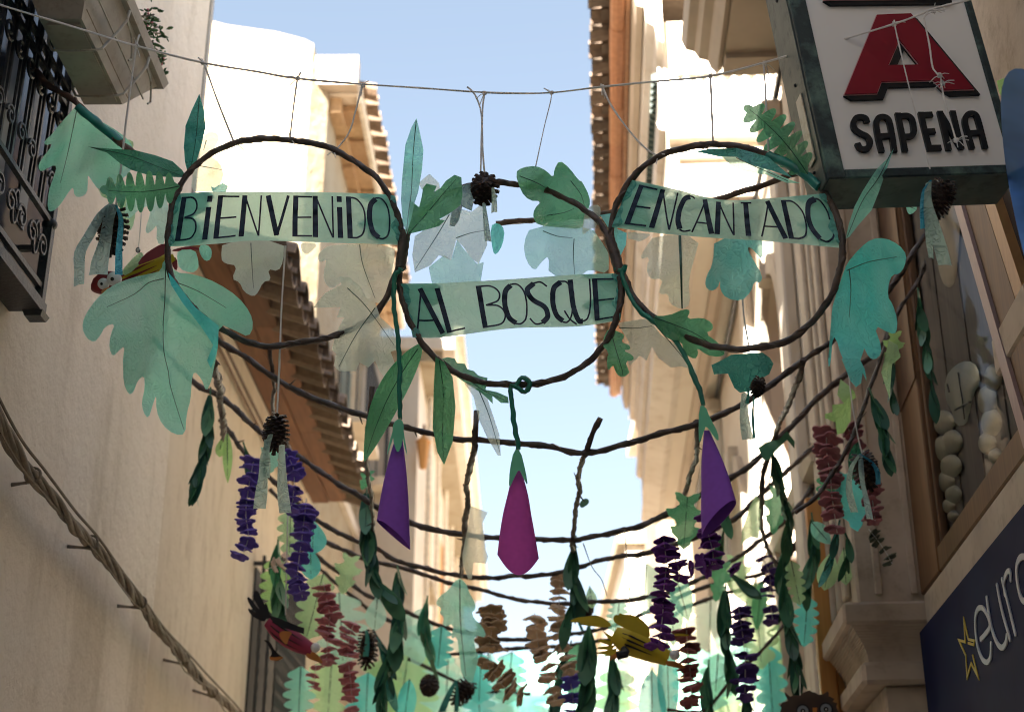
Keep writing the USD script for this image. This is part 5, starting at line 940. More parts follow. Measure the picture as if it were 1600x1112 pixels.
# two leaves at the right frame edge, behind the sign
leaf('light green leaf at the right picture edge behind the lit sign', Z(4, (1325, 470), (1390, 445), (1450, 560), (1455, 620), (1430, 645), (1380, 600), (1340, 540)), 5.5, 'leaf_lime', ())
leaf('second green leaf below it at the right picture edge', Z(4, (1378, 640), (1430, 730), (1483, 790), (1483, 910), (1440, 850), (1400, 740)), 5.5, 'leaf_light', ())

# ================================================================ pine cones
def pine_cone(label, x, y, rx, ry, Y, ribbons=(), tilt=(0, 0), seed=0):
    t = Thing('pine_cone', label, 'pine cone'); rg = np.random.default_rng(seed + 300); c = onY(x, y, Y); s = np.linalg.norm(c - CAM) / F * 1.0
    a, b = rx * s, ry * s; R = trimesh.transformations.euler_matrix(tilt[0], tilt[1], 0)[:3, :3]
    co = ball([0, 0, 0], (a * .72, a * .72, b * .88), 2); co.vertices = co.vertices @ R.T + c; t.add('core', co, 'cone_brown', smooth=True)
    M = []; N = 84
    for k in range(N):
        f = (k + 0.5) / N; z = b * (1 - 2 * f) * 0.97; rad = math.sqrt(max(0.02, 1 - (z / b) ** 2)); az = k * 2.39996
        er = np.array([math.cos(az), math.sin(az), 0]); out = er * rad + np.array([0, 0, z / b * 0.35 - 0.25]); out /= np.linalg.norm(out); side = np.array([-math.sin(az), math.cos(az), 0]); upv = np.cross(out, side)
        base = np.array([0, 0, z]) + er * rad * a * 0.55; L = a * 0.52 * rg.uniform(.85, 1.1); w = a * 0.27 * (0.6 + 0.5 * rad); h = w * 0.42
        V = [base - side * w * .5 - upv * h * .3, base + side * w * .5 - upv * h * .3, base + upv * h * .4, base + out * L - side * w * .9 - upv * h * .4, base + out * L + side * w * .9 - upv * h * .4, base + out * L + upv * h * .9, base + out * L * 1.12 + upv * h * .1]
        M.append(trimesh.convex.convex_hull(np.array(V) @ R.T + c))
    t.add('scales', cat(*M), 'cone_brown', kind='stuff')
    t.add('tie', tube(np.array([c + np.array([0, 0, b * 0.9]), c + np.array([0, 0, b * 1.2])]), 0.004, 5), 'twine')
    for i, (mat, w, pts) in enumerate(ribbons):
        P = spline(path_Y(pts, Y - a * 1.05), 0.02); n = len(P); tw = meshkit.noise(np.stack([np.arange(n) * .16, np.full(n, i * 4.1 + seed), np.zeros(n)], 1), 2) * 1.6 - .8
        wd = w * s * np.clip(np.linspace(0.55, 1.25, n), 0, 1.1); ww = np.stack([np.cos(tw), np.sin(tw) * 0.8, 0 * tw], 1) * wd[:, None] / 2
        V = np.vstack([P - ww, P + np.array([0, 0.004, 0]) * 0, P + ww]); V[n:2 * n] += np.array([0, -0.006, 0]); q = [[r * n + k, r * n + k + 1, (r + 1) * n + k + 1, (r + 1) * n + k] for r in range(2) for k in range(n - 1)]
        t.add('ribbon', (V, np.array(q)), mat, smooth=True)
    t.done()
pine_cone('pine cone with pale blue film ribbons at far left beside the top left bird', 177, 358, 22, 34, YH, [('ribbon_blue', 20, Z(5, (650, 145), (590, 200), (520, 320), (465, 420), (460, 520), (457, 615))), ('ribbon_blue', 26, Z(5, (660, 150), (630, 230), (610, 350), (580, 470), (570, 555))), ('ribbon_cyan', 10, Z(5, (670, 155), (700, 230), (690, 400), (688, 555)))], seed=1)
pine_cone('pine cone with short blue ribbons on the top of the middle hoop', 757, 294, 21, 20, YH - 0.02, [('ribbon_blue', 9, Z(6, (1320, 140), (1330, 230), (1345, 362))), ('ribbon_pale', 9, Z(6, (1372, 50), (1380, 120), (1380, 195)))], (1.1, 0.3), seed=2)
pine_cone('pine cone with cyan and pale ribbons under the lit sign', 1469, 308, 20, 26, YH - 0.02, [('ribbon_cyan', 9, Z(8, (940, 10), (905, 60), (895, 160), (900, 290))), ('ribbon_pale', 18, Z(8, (930, 20), (925, 130), (960, 260), (1000, 400), (1025, 500))), ('ribbon_pale', 9, Z(8, (915, 60), (915, 200), (930, 330), (945, 460)))], (0.5, 0.35), seed=3)
pine_cone('pine cone with long pale ribbons under the banner BIENVENIDO', 432, 675, 20, 26, YH + 0.03, [('ribbon_pale', 17, Z(10, (85, 440), (50, 560), (40, 700), (20, 870))), ('ribbon_pale', 17, Z(10, (150, 500), (150, 620), (155, 760), (170, 895))), ('ribbon_pale', 12, Z(10, (60, 470), (60, 600), (55, 690)))], seed=4)
pine_cone('pine cone with teal ribbons in front of the stone pilaster', 1352, 733, 20, 25, 6.3, [('ribbon_pale', 10, Z(12, (530, 555), (480, 640), (470, 760), (500, 890))), ('ribbon_blue', 12, Z(12, (535, 560), (545, 700), (570, 820), (590, 930))), ('ribbon_cyan', 7, Z(12, (530, 552), (600, 600), (635, 660), (638, 730)))], (0.4, -0.3), seed=5)
pine_cone('pine cone with a green ribbon beside the lower pink flower string', 574, 1012, 16, 27, 8.6, [('tape_teal', 9, Z(14, (640, 640), (645, 700), (635, 790)))], seed=6)
pine_cone('small round pine cone, left one of the two low ones in the middle', 671, 1070, 14, 15, 9.4, (), (1.2, 0.2), seed=7)
pine_cone('small pine cone with teal film, right one of the two low ones in the middle', 724, 1079, 15, 20, 9.2, [('tape_teal', 10, Z(14, (1160, 930), (1120, 1000), (1075, 1112))), ('tape_teal', 6, Z(14, (1160, 930), (1165, 1010), (1160, 1112)))], (0.4, 0.7), seed=8)
pine_cone('tiny pine cone against the sky at the fourth branch', 915, 951, 12, 12, 9.0, [('tape_teal', 6, [(905, 945), (903, 965), (910, 985)])], (1.0, 0.4), seed=9)
pine_cone('black pine cone hanging under the petrol green plastic leaf', 1184, 603, 11, 14, 5.05, [('leaf_petrol', 6, Z(11, (1365, 170), (1370, 210), (1360, 262))), ('ribbon_pale', 15, Z(11, (1345, 200), (1345, 330), (1365, 470))), ('tape_teal', 4, Z(11, (1400, 220), (1395, 330), (1402, 465)))], (0.9, 0.2), seed=10)

# ================================================================ rolled foam flower cones
def flower_cone(label, apex, left, right, tipL, Y, mat, calyx, cord_pts, open_shape):
    """A sheet of foam rolled to a hanging flower: its rim is cut at a slant."""
    t = Thing('foam_flower', label, 'flower'); A = onY(*apex, Y); n = 40; rim_l, rim_r, low = open_shape
    s = np.linalg.norm(A - CAM) / F; V = []; rows = 22
    for j in range(rows):
        f = j / (rows - 1)
        for k in range(n):
            th = 2 * math.pi * k / (n - 1); side = math.cos(th); fb = math.sin(th)
            # length of the cone at this bearing: longest on the side of the point
            xl, yl = rim_l; xr, yr = rim_r
            ex = xl + (xr - xl) * (0.5 + 0.5 * side); ey = yl + (yr - yl) * (0.5 + 0.5 * side) + low[0] * max(0.0, -fb) ** low[1] + low[2] * max(0.0, fb)
            w0 = 4.0 * side; x = (apex[0] + w0) * (1 - f) + ex * f; y = apex[1] * (1 - f) + ey * f
            bulge = math.sin(math.pi * f) * 3.0 * side; rad = (4 + (abs(xr - xl) / 2 - 4) * f) * s * (1 + 0.10 * (meshkit.noise(np.array([th * 1.3, f * 3.0, apex[0]]), 4) - .5)); x_d = 3.0 * (meshkit.noise(np.array([f * 3.5, side * 1.2, apex[0] * .1]), 8) - .5) * math.sin(math.pi * f)
            V.append(onY(x + bulge + x_d, y, Y + fb * rad * 0.8))
    q = [[j * n + k, j * n + k + 1, (j + 1) * n + k + 1, (j + 1) * n + k] for j in range(rows - 1) for k in range(n - 1)]
    t.add('petal', (np.array(V), np.array(q)), mat, smooth=True)
    for cx in calyx:
        C = Curved(cx, Y - 16 * s, (0, 0), 0.002, 1); t.add('sepal', C.mesh(Polygon(chaikin(cx, 1)).buffer(0), 6.0), 'foam_calyx', smooth=True)
    t.add('stem', tube(spline(path_Y(cord_pts, Y - 0.004), 0.012), 0.0085, 8, lobes=3, twist=120, amp=0.16, rough=0.25), 'tape_green', smooth=50)
    t.done()
flower_cone('purple foam flower cone hanging left of the middle hoop', (624, 676), (600, 812), (634, 858), None, YH - 0.02, 'foam_purple',
            [Z(10, (795, 370), (830, 345), (856, 370), (856, 440), (845, 500), (822, 552), (800, 500), (790, 430)), Z(10, (798, 400), (800, 440), (775, 520), (755, 570), (770, 490)), Z(10, (852, 400), (862, 460), (880, 572), (862, 520), (850, 450))],
            Z(6, (825, 520), (850, 530), (810, 545), (800, 620), (800, 750), (820, 900), (832, 1112)) + Z(10, (828, 150), (832, 250), (836, 350)), ((588.5, 813), (641, 858), (-9, 1.2, 3)))
flower_cone('magenta foam flower cone hanging under the middle hoop', (808, 725), (777, 866), (842, 872), None, YH - 0.01, 'foam_magenta',
            [[(803, 702), (813, 702), (822, 738), (825, 760), (817, 745), (811, 732), (804, 745), (795, 765), (796, 735)]],
            [(806, 603), (815, 590), (828, 598), (820, 612), (806, 604), (798, 602), (800, 630), (803, 660), (809, 690), (810, 702)], ((777, 866), (842, 872), (29, 2.2, -4)))
flower_cone('purple foam flower cone hanging from the right hoop', (1104, 672), (1096, 840), (1150, 785), None, YH - 0.01, 'foam_purple',
            [Z(11, (1083, 275), (1118, 270), (1150, 350), (1195, 430), (1198, 485), (1160, 440), (1125, 385), (1108, 430), (1090, 490), (1080, 470))],
            Z(7, (600, 520), (650, 530), (655, 500), (640, 560), (690, 690), (750, 770), (830, 830), (940, 930), (1020, 1060)) + Z(11, (1050, 100), (1090, 190), (1108, 270)), ((1096.5, 838), (1150.5, 785), (-15, 1.0, 9)))

# ================================================================ strings of felt flowers
def felt_disc(c, r, ax, rg, petals=5, cup=0.5):
    """A scalloped felt flower with a little thickness, cupped."""
    n = 30; ax = ax / np.linalg.norm(ax); a = np.cross(ax, [0.3, 0.9, 0.1]); a /= np.linalg.norm(a); b = np.cross(ax, a); ph = rg.uniform(0, 6.3); V = [c]
    for f in (0.5, 1.0):
        for k in range(n):
            th = 2 * math.pi * k / n; R = r * f * (0.68 + 0.34 * abs(math.cos(petals * th / 2 + ph)) ** 0.85); h = -cup * r * f * f * 0.8 + 0.10 * r * f * math.sin(2 * th + ph) + 0.05 * r * math.sin(3 * th - ph) * f
            V.append(c + (a * math.cos(th) + b * math.sin(th)) * R + ax * h)
    V = np.array(V); m = len(V); Fc = []
    for k in range(n):
        kk = (k + 1) % n; Fc += [[0, 1 + k, 1 + kk], [1 + k, 1 + n + k, 1 + n + kk], [1 + k, 1 + n + kk, 1 + kk]]
    Fc = np.array(Fc); W = V - ax * r * 0.09; rim = []
    for k in range(n):
        kk = (k + 1) % n; rim += [[1 + n + k, m + 1 + n + k, m + 1 + n + kk], [1 + n + k, m + 1 + n + kk, 1 + n + kk]]
    return trimesh.Trimesh(np.vstack([V, W]), np.vstack([Fc, Fc[:, ::-1] + m, rim]), process=False)
def flower_string(label, pts, Y, r, pitch, mat, petals=5, seed=0, cup=0.34, wild=0.13, group=None):
    t = Thing('flower_string', label, 'flower string', group); rg = np.random.default_rng(seed + 900); Yv = Y if np.isscalar(Y) else np.array(Y)
    P = spline(path_Y(pts, Yv), 0.004); s = Y / F * 1.08 if np.isscalar(Y) else Y[0] / F * 1.08; L = np.r_[0, np.cumsum(np.linalg.norm(np.diff(P, axis=0), axis=1))]
    t.add('cord', tube(P[::6] if len(P) > 12 else P, 0.0025, 5), 'twine'); n = max(3, int(L[-1] / (pitch * 0.92 * s))); 
    for k in range(n):
        d = L[-1] * (k + 0.5) / n; c = np.array([np.interp(d, L, P[:, i]) for i in range(3)]) + rg.normal(size=3) * r * s * 0.16; i = min(len(P) - 2, int(np.searchsorted(L, d))); ax = P[max(0, i - 3)] - P[min(len(P) - 1, i + 3)]; ax = ax / np.linalg.norm(ax) + rg.normal(size=3) * wild + np.array([0, 0.16, 0])
        t.add('flower', felt_disc(c, r * s * rg.uniform(.84, 1.12) * (1.05 - 0.22 * k / n), ax, rg, petals, cup * rg.uniform(.5, 1.4)), mat, smooth=40)
    t.done()
flower_string('violet flower string at far left under the dark leaf string', [(398, 712), (390, 752), (384, 800), (388, 838), (379, 866)], 7.0, 17, 11, 'felt_violet', seed=1)
flower_string('violet flower string right behind the ribboned pine cone', [(446, 705), (459, 735), (458, 776), (452, 800)], 7.0, 17, 10, 'felt_violet', seed=2)
flower_string('longest violet flower string, right of the ribbons of the pine cone', [(479, 778), (473, 830), (471, 847), (467, 874), (465, 904), (473, 934)], 7.2, 18, 11, 'felt_violet', seed=3)
flower_string('dense pink flower string at lower left above the red bird', [(505, 908), (511, 939), (515, 963), (512, 1000), (510, 1035)], 8.0, 16, 9.5, 'felt_rose', seed=4)
flower_string('pink flower string beside the pine cone with green ribbon', [(556, 967), (547, 990), (543, 1022), (547, 1055), (551, 1104)], 8.3, 15, 10, 'felt_rose', seed=5)
flower_string('short pink flower string under the beak of the red bird', [(494, 1036), (492, 1056), (489, 1078)], 8.3, 11, 9, 'felt_rose', seed=6)
flower_string('broad tan flower string hanging below the magenta cone', [(766, 942), (769, 974), (764, 1011), (762, 1038), (776, 1058), (790, 1075), (812, 1086)], 8.3, 21, 9.5, 'felt_tan', 7, seed=7, cup=0.25, wild=0.15)
flower_string('beige flower string right of the broad tan one', [(835, 957), (838, 985), (844, 1022), (854, 1049), (858, 1071), (869, 1098)], 8.3, 17, 10.5, 'felt_beige', seed=8, wild=0.15)
flower_string('beige flower string in front of the green leaf string against the sky', [(875, 892), (874, 930), (872, 963), (874, 995), (884, 1025), (895, 1050)], 8.2, 15, 10.5, 'felt_beige', seed=9, wild=0.15)
flower_string('long deep purple flower string in front of the yellow bird', [(1036, 836), (1041, 880), (1037, 920), (1035, 963), (1028, 1012)], 6.8, 19, 10.5, 'felt_plum', seed=10)
flower_string('short purple flower cluster beside the long deep purple string', [(1052, 868), (1062, 892), (1060, 905)], 6.8, 15, 11, 'felt_plum', seed=101)
flower_string('deep purple flower string under the tip of the right purple cone', [(1094, 800), (1108, 840), (1114, 866), (1112, 886)], 6.8, 19, 10.5, 'felt_plum', seed=11)
flower_string('small sideways cluster of purple flowers left of the right cone string', [(1118, 880), (1096, 885), (1078, 888)], 6.8, 16, 11, 'felt_plum', seed=111)
flower_string('thick indigo flower string at lower right beside dark leaves', [(1153, 943), (1158, 975), (1164, 1028), (1164, 1086)], 7.8, 17, 9.5, 'felt_indigo', seed=12)
flower_string('wine red flower string behind the beak of the yellow bird', [(1072, 974), (1075, 1028), (1079, 1055), (1081, 1115)], 8.2, 17, 11, 'felt_wine', seed=13)
flower_string('blue violet flower string low between the leaf strings in the middle', [(888, 1052), (894, 1080), (897, 1112)], 8.8, 18, 10, 'felt_blue', seed=14)
flower_string('mauve flower string, left one of the two by the stone pilaster', [(1291, 668), (1292, 711), (1297, 738), (1300, 776), (1308, 832)], 6.9, 19, 11.5, 'felt_mauve', seed=15)
flower_string('mauve flower string, right one of the two by the stone pilaster', [(1323, 662), (1337, 700), (1352, 740), (1361, 770), (1368, 818)], 6.7, 17, 11.5, 'felt_mauve', seed=16)
flower_string('dull sage flower string trailing onto the stone pilaster', [(1357, 826), (1370, 842), (1384, 862), (1394, 880)], 6.8, 11, 10, 'felt_sage', seed=17)
flower_string('small indigo flower string half hidden by the long dark leaf string', [(1190, 866), (1203, 900), (1202, 932)], 8.4, 13, 10, 'felt_indigo', seed=18)
flower_string('tiny purple flower cluster at the crossing of the branches at the right', [(1143, 880), (1150, 890)], 8.2, 12, 9, 'felt_plum', seed=19)
flower_string('three beige flowers at the left in front of the iron balcony', [(418, 888), (436, 882), (454, 872)], 7.6, 13, 13, 'felt_beige', seed=20)
flower_string('small indigo flower string below the long dark leaf string', [(1204, 945), (1208, 972)], 8.4, 13, 10, 'felt_indigo', seed=21)

# ================================================================ strings of dark foam leaves
def leaf_string(label, pts, Y, size, n, seed=0, mats=('foam_leaf_a', 'foam_leaf_b', 'foam_leaf_c'), wide=0.31, spread=0.55):
    n = max(4, int(n * 0.85)); size *= 1.2
    t = Thing('leaf_string', label, 'leaf string'); rg = np.random.default_rng(seed + 400); Yv = Y if np.isscalar(Y) else np.array(Y); Y0 = Y if np.isscalar(Y) else Y[0]
    P = spline(path_Y(pts, Yv), 0.01); s = Y0 / F * 1.08; L = np.r_[0, np.cumsum(np.linalg.norm(np.diff(P, axis=0), axis=1))]
    t.add('cord', tube(P, 0.005, 6), mats[0])
    for k in range(n):
        d = L[-1] * (k + 0.2) / n; c = np.array([np.interp(d, L, P[:, i]) for i in range(3)]); i = min(len(P) - 2, int(np.searchsorted(L, d))); dn = P[min(len(P) - 1, i + 4)] - P[max(0, i - 2)]; dn /= np.linalg.norm(dn)
        az = k * 2.4 + rg.uniform(-.4, .4); sd = np.array([math.cos(az), math.sin(az), 0]); ang = rg.uniform(0.15, 0.55) * spread
        d1 = dn * math.cos(ang) + sd * math.sin(ang); d1 /= np.linalg.norm(d1); wv = np.cross(d1, np.cross(sd, d1) + 1e-3); wv = np.cross(d1, sd); wv /= np.linalg.norm(wv) + 1e-9; nv = np.cross(wv, d1)
        Lf = size * s * rg.uniform(.6, 1.2); W = Lf * wide * rg.uniform(.85, 1.15); m = 10; V = []
        for u in np.linspace(0, 1, m):
            hw = W * 0.5 * (0.12 + math.sin(math.pi * min(1, (0.12 + 0.88 * u) ** 1.3)) ** 0.75 if u < 1 else 0.05); bow = 0.16 * Lf * math.sin(math.pi * u * .7) ; 
            for q, dz in ((-1, 0.10), (0, 0.0), (1, 0.10)): V.append(c + d1 * Lf * u + wv * hw * q + nv * (dz * hw * 1.0 - bow * 0.6 + 0.2 * Lf * u * u * 0.3))
        q = [[3 * j + a, 3 * j + a + 1, 3 * j + a + 4, 3 * j + a + 3] for j in range(m - 1) for a in (0, 1)]
        t.add('leaf', (np.array(V), np.array(q)), mats[rg.integers(len(mats))], smooth=True)
    t.done()
leaf_string('dark green leaf string hanging below the big mint leaf at left', [(329, 605), (327, 650), (322, 700), (304, 765)], 7.2, 46, 18, 1)
leaf_string('dense dark green leaf string below the left purple cone', [(573, 760), (572, 800), (576, 845), (583, 893), (598, 920)], 7.6, 50, 24, 2)
leaf_string('long dark green leaf string reaching the bottom left of the middle', [(621, 882), (624, 947), (618, 1001), (600, 1055), (597, 1108)], 8.3, 52, 28, 3)
leaf_string('dark green leaf string beside the beige flowers against the sky', [(900, 836), (895, 880), (900, 915), (888, 965)], 7.6, 46, 15, 4)
leaf_string('dark green leaf string below it reaching the bottom of the picture', [(920, 970), (919, 1020), (919, 1055), (910, 1112)], 8.4, 60, 22, 5)
leaf_string('longest dark green leaf string at the right, from the net to the owl', [(1204, 690), (1216, 749), (1230, 803), (1224, 880), (1227, 940), (1238, 1010), (1246, 1062)], [7.1, 7.3, 7.6, 7.8, 7.8, 7.8, 7.8], 54, 42, 6)
leaf_string('dark green leaf string in front of the stone pilaster', [(1358, 606), (1370, 640), (1378, 670), (1384, 702)], 6.5, 42, 15, 7)
leaf_string('shaded green leaf string in front of the garlic window', [(1434, 450), (1440, 500), (1450, 560), (1458, 620)], 6.2, 46, 15, 8)
leaf_string('dark green leaf string left of the thick indigo flowers', [(1134, 912), (1133, 950), (1135, 1000), (1140, 1035)], 8.0, 48, 16, 9)
leaf_string('lighter green leaf string over the iron balcony at lower left', [(435, 838), (432, 880), (436, 930), (440, 960)], 8.0, 44, 13, 10, ('foam_leaf_b', 'leaf_green'))
leaf_string('short dark leaf tuft by the thick indigo flower string', [(1164, 1070), (1168, 1105)], 7.9, 34, 6, 11)
leaf_string('blue green leaf strips under the mauve flower string', [(1312, 812), (1304, 850), (1296, 880)], 7.0, 40, 10, 12, ('foam_leaf_c', 'leaf_petrol'), 0.26)
leaf_string('thin dark leaf cluster on the stone pilaster', [(1318, 826), (1326, 850), (1322, 876)], 7.1, 34, 9, 13, wide=0.28)
leaf_string('small dark leaves above the tan flower string', [(893, 1000), (880, 1040), (868, 1090)], 9.0, 44, 9, 14)
leaf_string('green leaves along the third branch at the far left', [(380, 690), (388, 720), (392, 760)], 7.6, 32, 7, 15)
leaf_string('grey green leaf spray beside the pine cone with green ribbon', [(584, 985), (600, 1020), (606, 1060)], 8.7, 50, 9, 16, ('leaf_petrol', 'foam_leaf_c'))
leaf_string('small leaves at the crossing of the right branches', [(1140, 895), (1158, 910)], 8.5, 34, 5, 17)

leaf_string('dark leaf string low at the right in front of the door post', [(1268, 800), (1272, 850), (1262, 905)], 7.9, 42, 13, 21)
leaf_string('green leaf string hanging behind the right purple cone', [(1128, 770), (1132, 815), (1126, 850)], 7.7, 36, 9, 22, ('foam_leaf_b', 'leaf_green'))
leaf_string('dark leaf string low between beige flowers and yellow bird', [(955, 1010), (960, 1060), (956, 1112)], 9.4, 46, 13, 23)
leaf_string('dark leaf string at the bottom right of the wine red flowers', [(1108, 1030), (1104, 1075), (1110, 1112)], 9.0, 40, 10, 24)
leaf_string('green leaf string low at the left of the pale oak leaf', [(668, 930), (664, 975), (672, 1020)], 9.0, 40, 11, 25, ('foam_leaf_b', 'leaf_deep'))
leaf_string('dark leaf tuft on the branch bundle beside the big sea green leaf', [(1400, 545), (1392, 590), (1398, 630)], 6.4, 38, 10, 26)
# ================================================================ the lit sign
def lit_sign():
    D = 4.86; P0 = CAM + ray(1319, 264) * D
    u = RT * -503 + UP * 4796 + FW * 2222; u /= np.linalg.norm(u); d = RT + UP * .046 + FW * .127; d -= u * (d @ u); d /= np.linalg.norm(d); n = np.cross(u, d); n *= -np.sign(n @ FW) ; bk = -n
    def q(px, py): p = onP(px, py, n, n @ P0) - P0; return float(p @ d), float(p @ u)
    def S(a, b, c): return P0 + d * a + u * b + n * c
    def ex(poly, c0, c1):
        m = trimesh.creation.extrude_polygon(poly, 1.0, engine='earcut'); v = m.vertices
        return trimesh.Trimesh(np.array([S(a, b, c0 + (c1 - c0) * k) for a, b, k in v]), m.faces, process=False)
    def rect(a0, a1, b0, b1, c0, c1, bev=0.004):
        P = []
        for a, sa in ((a0, 1), (a1, -1)):
            for b, sb in ((b0, 1), (b1, -1)):
                for c, sc in ((c0, 1), (c1, -1)): P += [S(a + sa * bev, b + sb * bev, c), S(a + sa * bev, b, c + sc * bev), S(a, b + sb * bev, c + sc * bev)]
        return trimesh.convex.convex_hull(np.array(P))
    t = Thing('lit_sign', 'weathered green framed white box sign with red letter A and the word SAPENA', 'shop sign')
    aR, _ = q(1580, 256); aL = 0.0; T = 1.25; fl = -0.062; fr = 0.028; fb = -0.035; dp = 0.21
    t.add('panel', rect(aL - 0.002, aR + 0.002, -0.002, T, -0.03, -0.006), 'sign_white')
    t.add('frame_bar', rect(fl, aL, fb, T, -dp, 0.0), 'verdigris'); t.add('frame_bar', rect(aR, aR + fr, fb, T, -dp, 0.0), 'verdigris')
    t.add('frame_bar', rect(aL + 0.0005, aR - 0.0005, fb, 0.0, -dp, -0.001), 'verdigris')
    t.add('back', rect(aL + 0.001, aR - 0.001, 0.001, T, -dp, -dp + 0.02), 'pewter'); t.add('underside', rect(fl + 0.004, aR + fr - 0.004, fb - 0.004, fb - 0.0005, -dp + 0.004, -0.006, 0.001), 'pewter')
    side = t.add('side_sheet', rect(fl - 0.004, fl - 0.0006, fb, T, -dp, -0.02, 0.001), 'pewter')
    t.add('plate', rect(fl - 0.009, fl - 0.0046, 0.08, 0.36, -0.12, -0.06, 0.001), 'metal_pale', side)
    for b in (0.05, 0.42, 0.8): t.add('rivet', ball(S(fl - 0.005, b, -0.10), 0.007, 1), 'iron', side)
    zq = lambda pts: [q(x, y) for x, y in Z(4, *pts)]
    s1 = abs(q(1400, 150)[0] - q(1400 + 1 / 3.7075, 150)[0])
    A = Polygon(zq([(625, 100), (820, 92), (1183, 528), (1008, 535), (950, 478), (650, 487), (625, 553), (437, 560)]), [zq([(755, 245), (870, 388), (690, 392)])])
    top = Polygon(zq([(330, -130), (318, 12), (1022, 4), (1000, -140)]))
    for g in (A, top):
        sw = unary_union([affinity.translate(g, k / 10 * 36 * s1, -k / 10 * 30 * s1) for k in range(11)]).buffer(0.0004)
        for p in polys(sw): t.add('letter_shadow', ex(p, -0.005, 0.006), 'sign_black')
        for p in polys(g.buffer(4 * s1, join_style=2)): t.add('letter_outline', ex(p, 0.0065, 0.009), 'sign_pink')
        for p in polys(g): t.add('red_letter', ex(p, 0.0095, 0.014), 'sign_red')
    W = 32
    W5 = [[[(572, 715), (562, 690), (535, 683), (508, 690), (493, 718), (500, 752), (535, 778), (570, 795), (588, 825), (580, 858), (555, 870), (530, 862), (515, 835)]],
          [[(657, 885), (636, 800), (625, 725), (635, 692), (660, 682), (688, 690), (703, 720), (718, 800), (730, 885)], [(640, 795), (715, 790)]],
          [[(748, 660), (772, 775), (792, 882)], [(755, 680), (805, 676), (832, 700), (842, 765), (825, 792), (775, 797)]],
          [[(882, 656), (905, 765), (935, 876)], [(885, 672), (950, 668)], [(905, 768), (965, 764)], [(928, 862), (1000, 860)]],
          [[(992, 650), (1020, 765), (1045, 874)], [(995, 660), (1118, 866)], [(1066, 648), (1092, 760), (1118, 868)]],
          [[(1180, 866), (1155, 780), (1138, 710), (1148, 676), (1172, 662), (1197, 668), (1212, 695), (1235, 780), (1256, 864)], [(1155, 778), (1232, 772)]]]
    for strokes in W5:
        g = []
        for st in strokes:
            Q = np.array(zq(st)); Q = spline(Q, 0.004) if len(Q) > 3 else Q
            g.append(LineString(Q).buffer(W * s1 / 2, cap_style=2, join_style=1))
        for p in polys(unary_union(g)): t.add('letter', ex(p, -0.005, 0.008), 'sign_black')
    t.add('bracket', rect(aR + fr + 0.001, aR + fr + 0.35, 0.9, 0.96, -0.13, -0.07), 'iron')
    t.done()
lit_sign()
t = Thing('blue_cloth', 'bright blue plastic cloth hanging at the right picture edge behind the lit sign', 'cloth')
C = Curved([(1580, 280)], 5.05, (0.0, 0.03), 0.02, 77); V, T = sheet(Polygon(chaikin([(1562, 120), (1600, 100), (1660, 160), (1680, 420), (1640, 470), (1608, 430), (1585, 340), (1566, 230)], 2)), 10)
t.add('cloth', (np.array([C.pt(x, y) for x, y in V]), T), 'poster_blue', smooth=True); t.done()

# ================================================================ wrought iron, planter, cable on the left
GX = -2.07; gy1 = 5.55; gz0 = 4.15
t = Thing('iron_window_grille', 'black wrought iron window grille with scrolls on the cream wall', 'grille')
def gbar(y, z0, z1, r=0.008): return box(GX - r, GX + r, y - r, y + r, z0, z1)
t.add('bottom_rail', box(GX - 0.03, GX + 0.03, 3.4, gy1 + 0.02, gz0 - 0.05, gz0), 'iron'); t.add('rail', box(GX - 0.012, GX + 0.012, 3.4, gy1, gz0 + 0.06, gz0 + 0.085), 'iron')
for z in (4.53, 5.12, 5.20, 5.9, 6.8): t.add('rail', box(GX - 0.012, GX + 0.012, 3.4, gy1, z, z + 0.022), 'iron')
t.add('corner_post', box(GX - 0.02, GX + 0.02, gy1 - 0.02, gy1 + 0.02, gz0 + 0.001, 7.4), 'iron')
for z in (4.53, 5.4, 6.6): t.add('post_collar', ball((GX, gy1, z), (0.034, 0.034, 0.03), 2), 'iron')
t.add('foot', hexa([(GX - 0.04, gy1 - .04, gz0 - 0.075), (GX + 0.03, gy1 - .04, gz0 - .075), (GX + 0.03, gy1 + .035, gz0 - .075), (GX - 0.04, gy1 + .035, gz0 - .075), (GX - 0.05, gy1 - .05, gz0 - 0.051), (GX + 0.04, gy1 - .05, gz0 - .051), (GX + 0.04, gy1 + .045, gz0 - .051), (GX - 0.05, gy1 + .045, gz0 - .051)]), 'iron')
ys = [gy1 - 0.135 * k for k in range(1, 15)]
for i, y in enumerate(ys):
    t.add('bar', gbar(y, 4.553, 7.4), 'iron'); t.add('bar', gbar(y - 0.035, 4.553, 7.4, 0.006), 'iron')
for i, y in enumerate(ys):
    def scroll(cy, cz, r, turns, sg, vs):
        a = np.linspace(0, 2 * math.pi * turns, 26); rr = r * np.linspace(1, 0.25, 26)
        return tube(np.stack([np.full(26, GX + 0.012), cy + sg * rr * np.cos(a), cz + vs * rr * np.sin(a)], 1), 0.0075, 5)
    for z, r in ((4.38, 0.055), (4.70, 0.045), (5.02, 0.05), (5.55, 0.045)):
        if z > 5.2 and i % 2: continue
        t.add('scroll', scroll(y + 0.05, z, r, 1.35, 1 if i % 2 else -1, 1 if z < 4.8 else -1), 'iron')
    if i % 2 == 0:
        a = np.linspace(0, 2 * math.pi, 17)[:-1]; t.add('medallion', tube(np.stack([np.full(16, GX + 0.006), y + 0.03 * np.cos(a) - .02, 4.39 + 0.075 * np.sin(a)], 1), 0.008, 5, closed=True), 'iron')
for z in (4.4, 5.5): t.add('wall_tie', box(LW - 0.01, GX - 0.021, gy1 - 0.012, gy1 + 0.012, z, z + 0.025), 'iron')
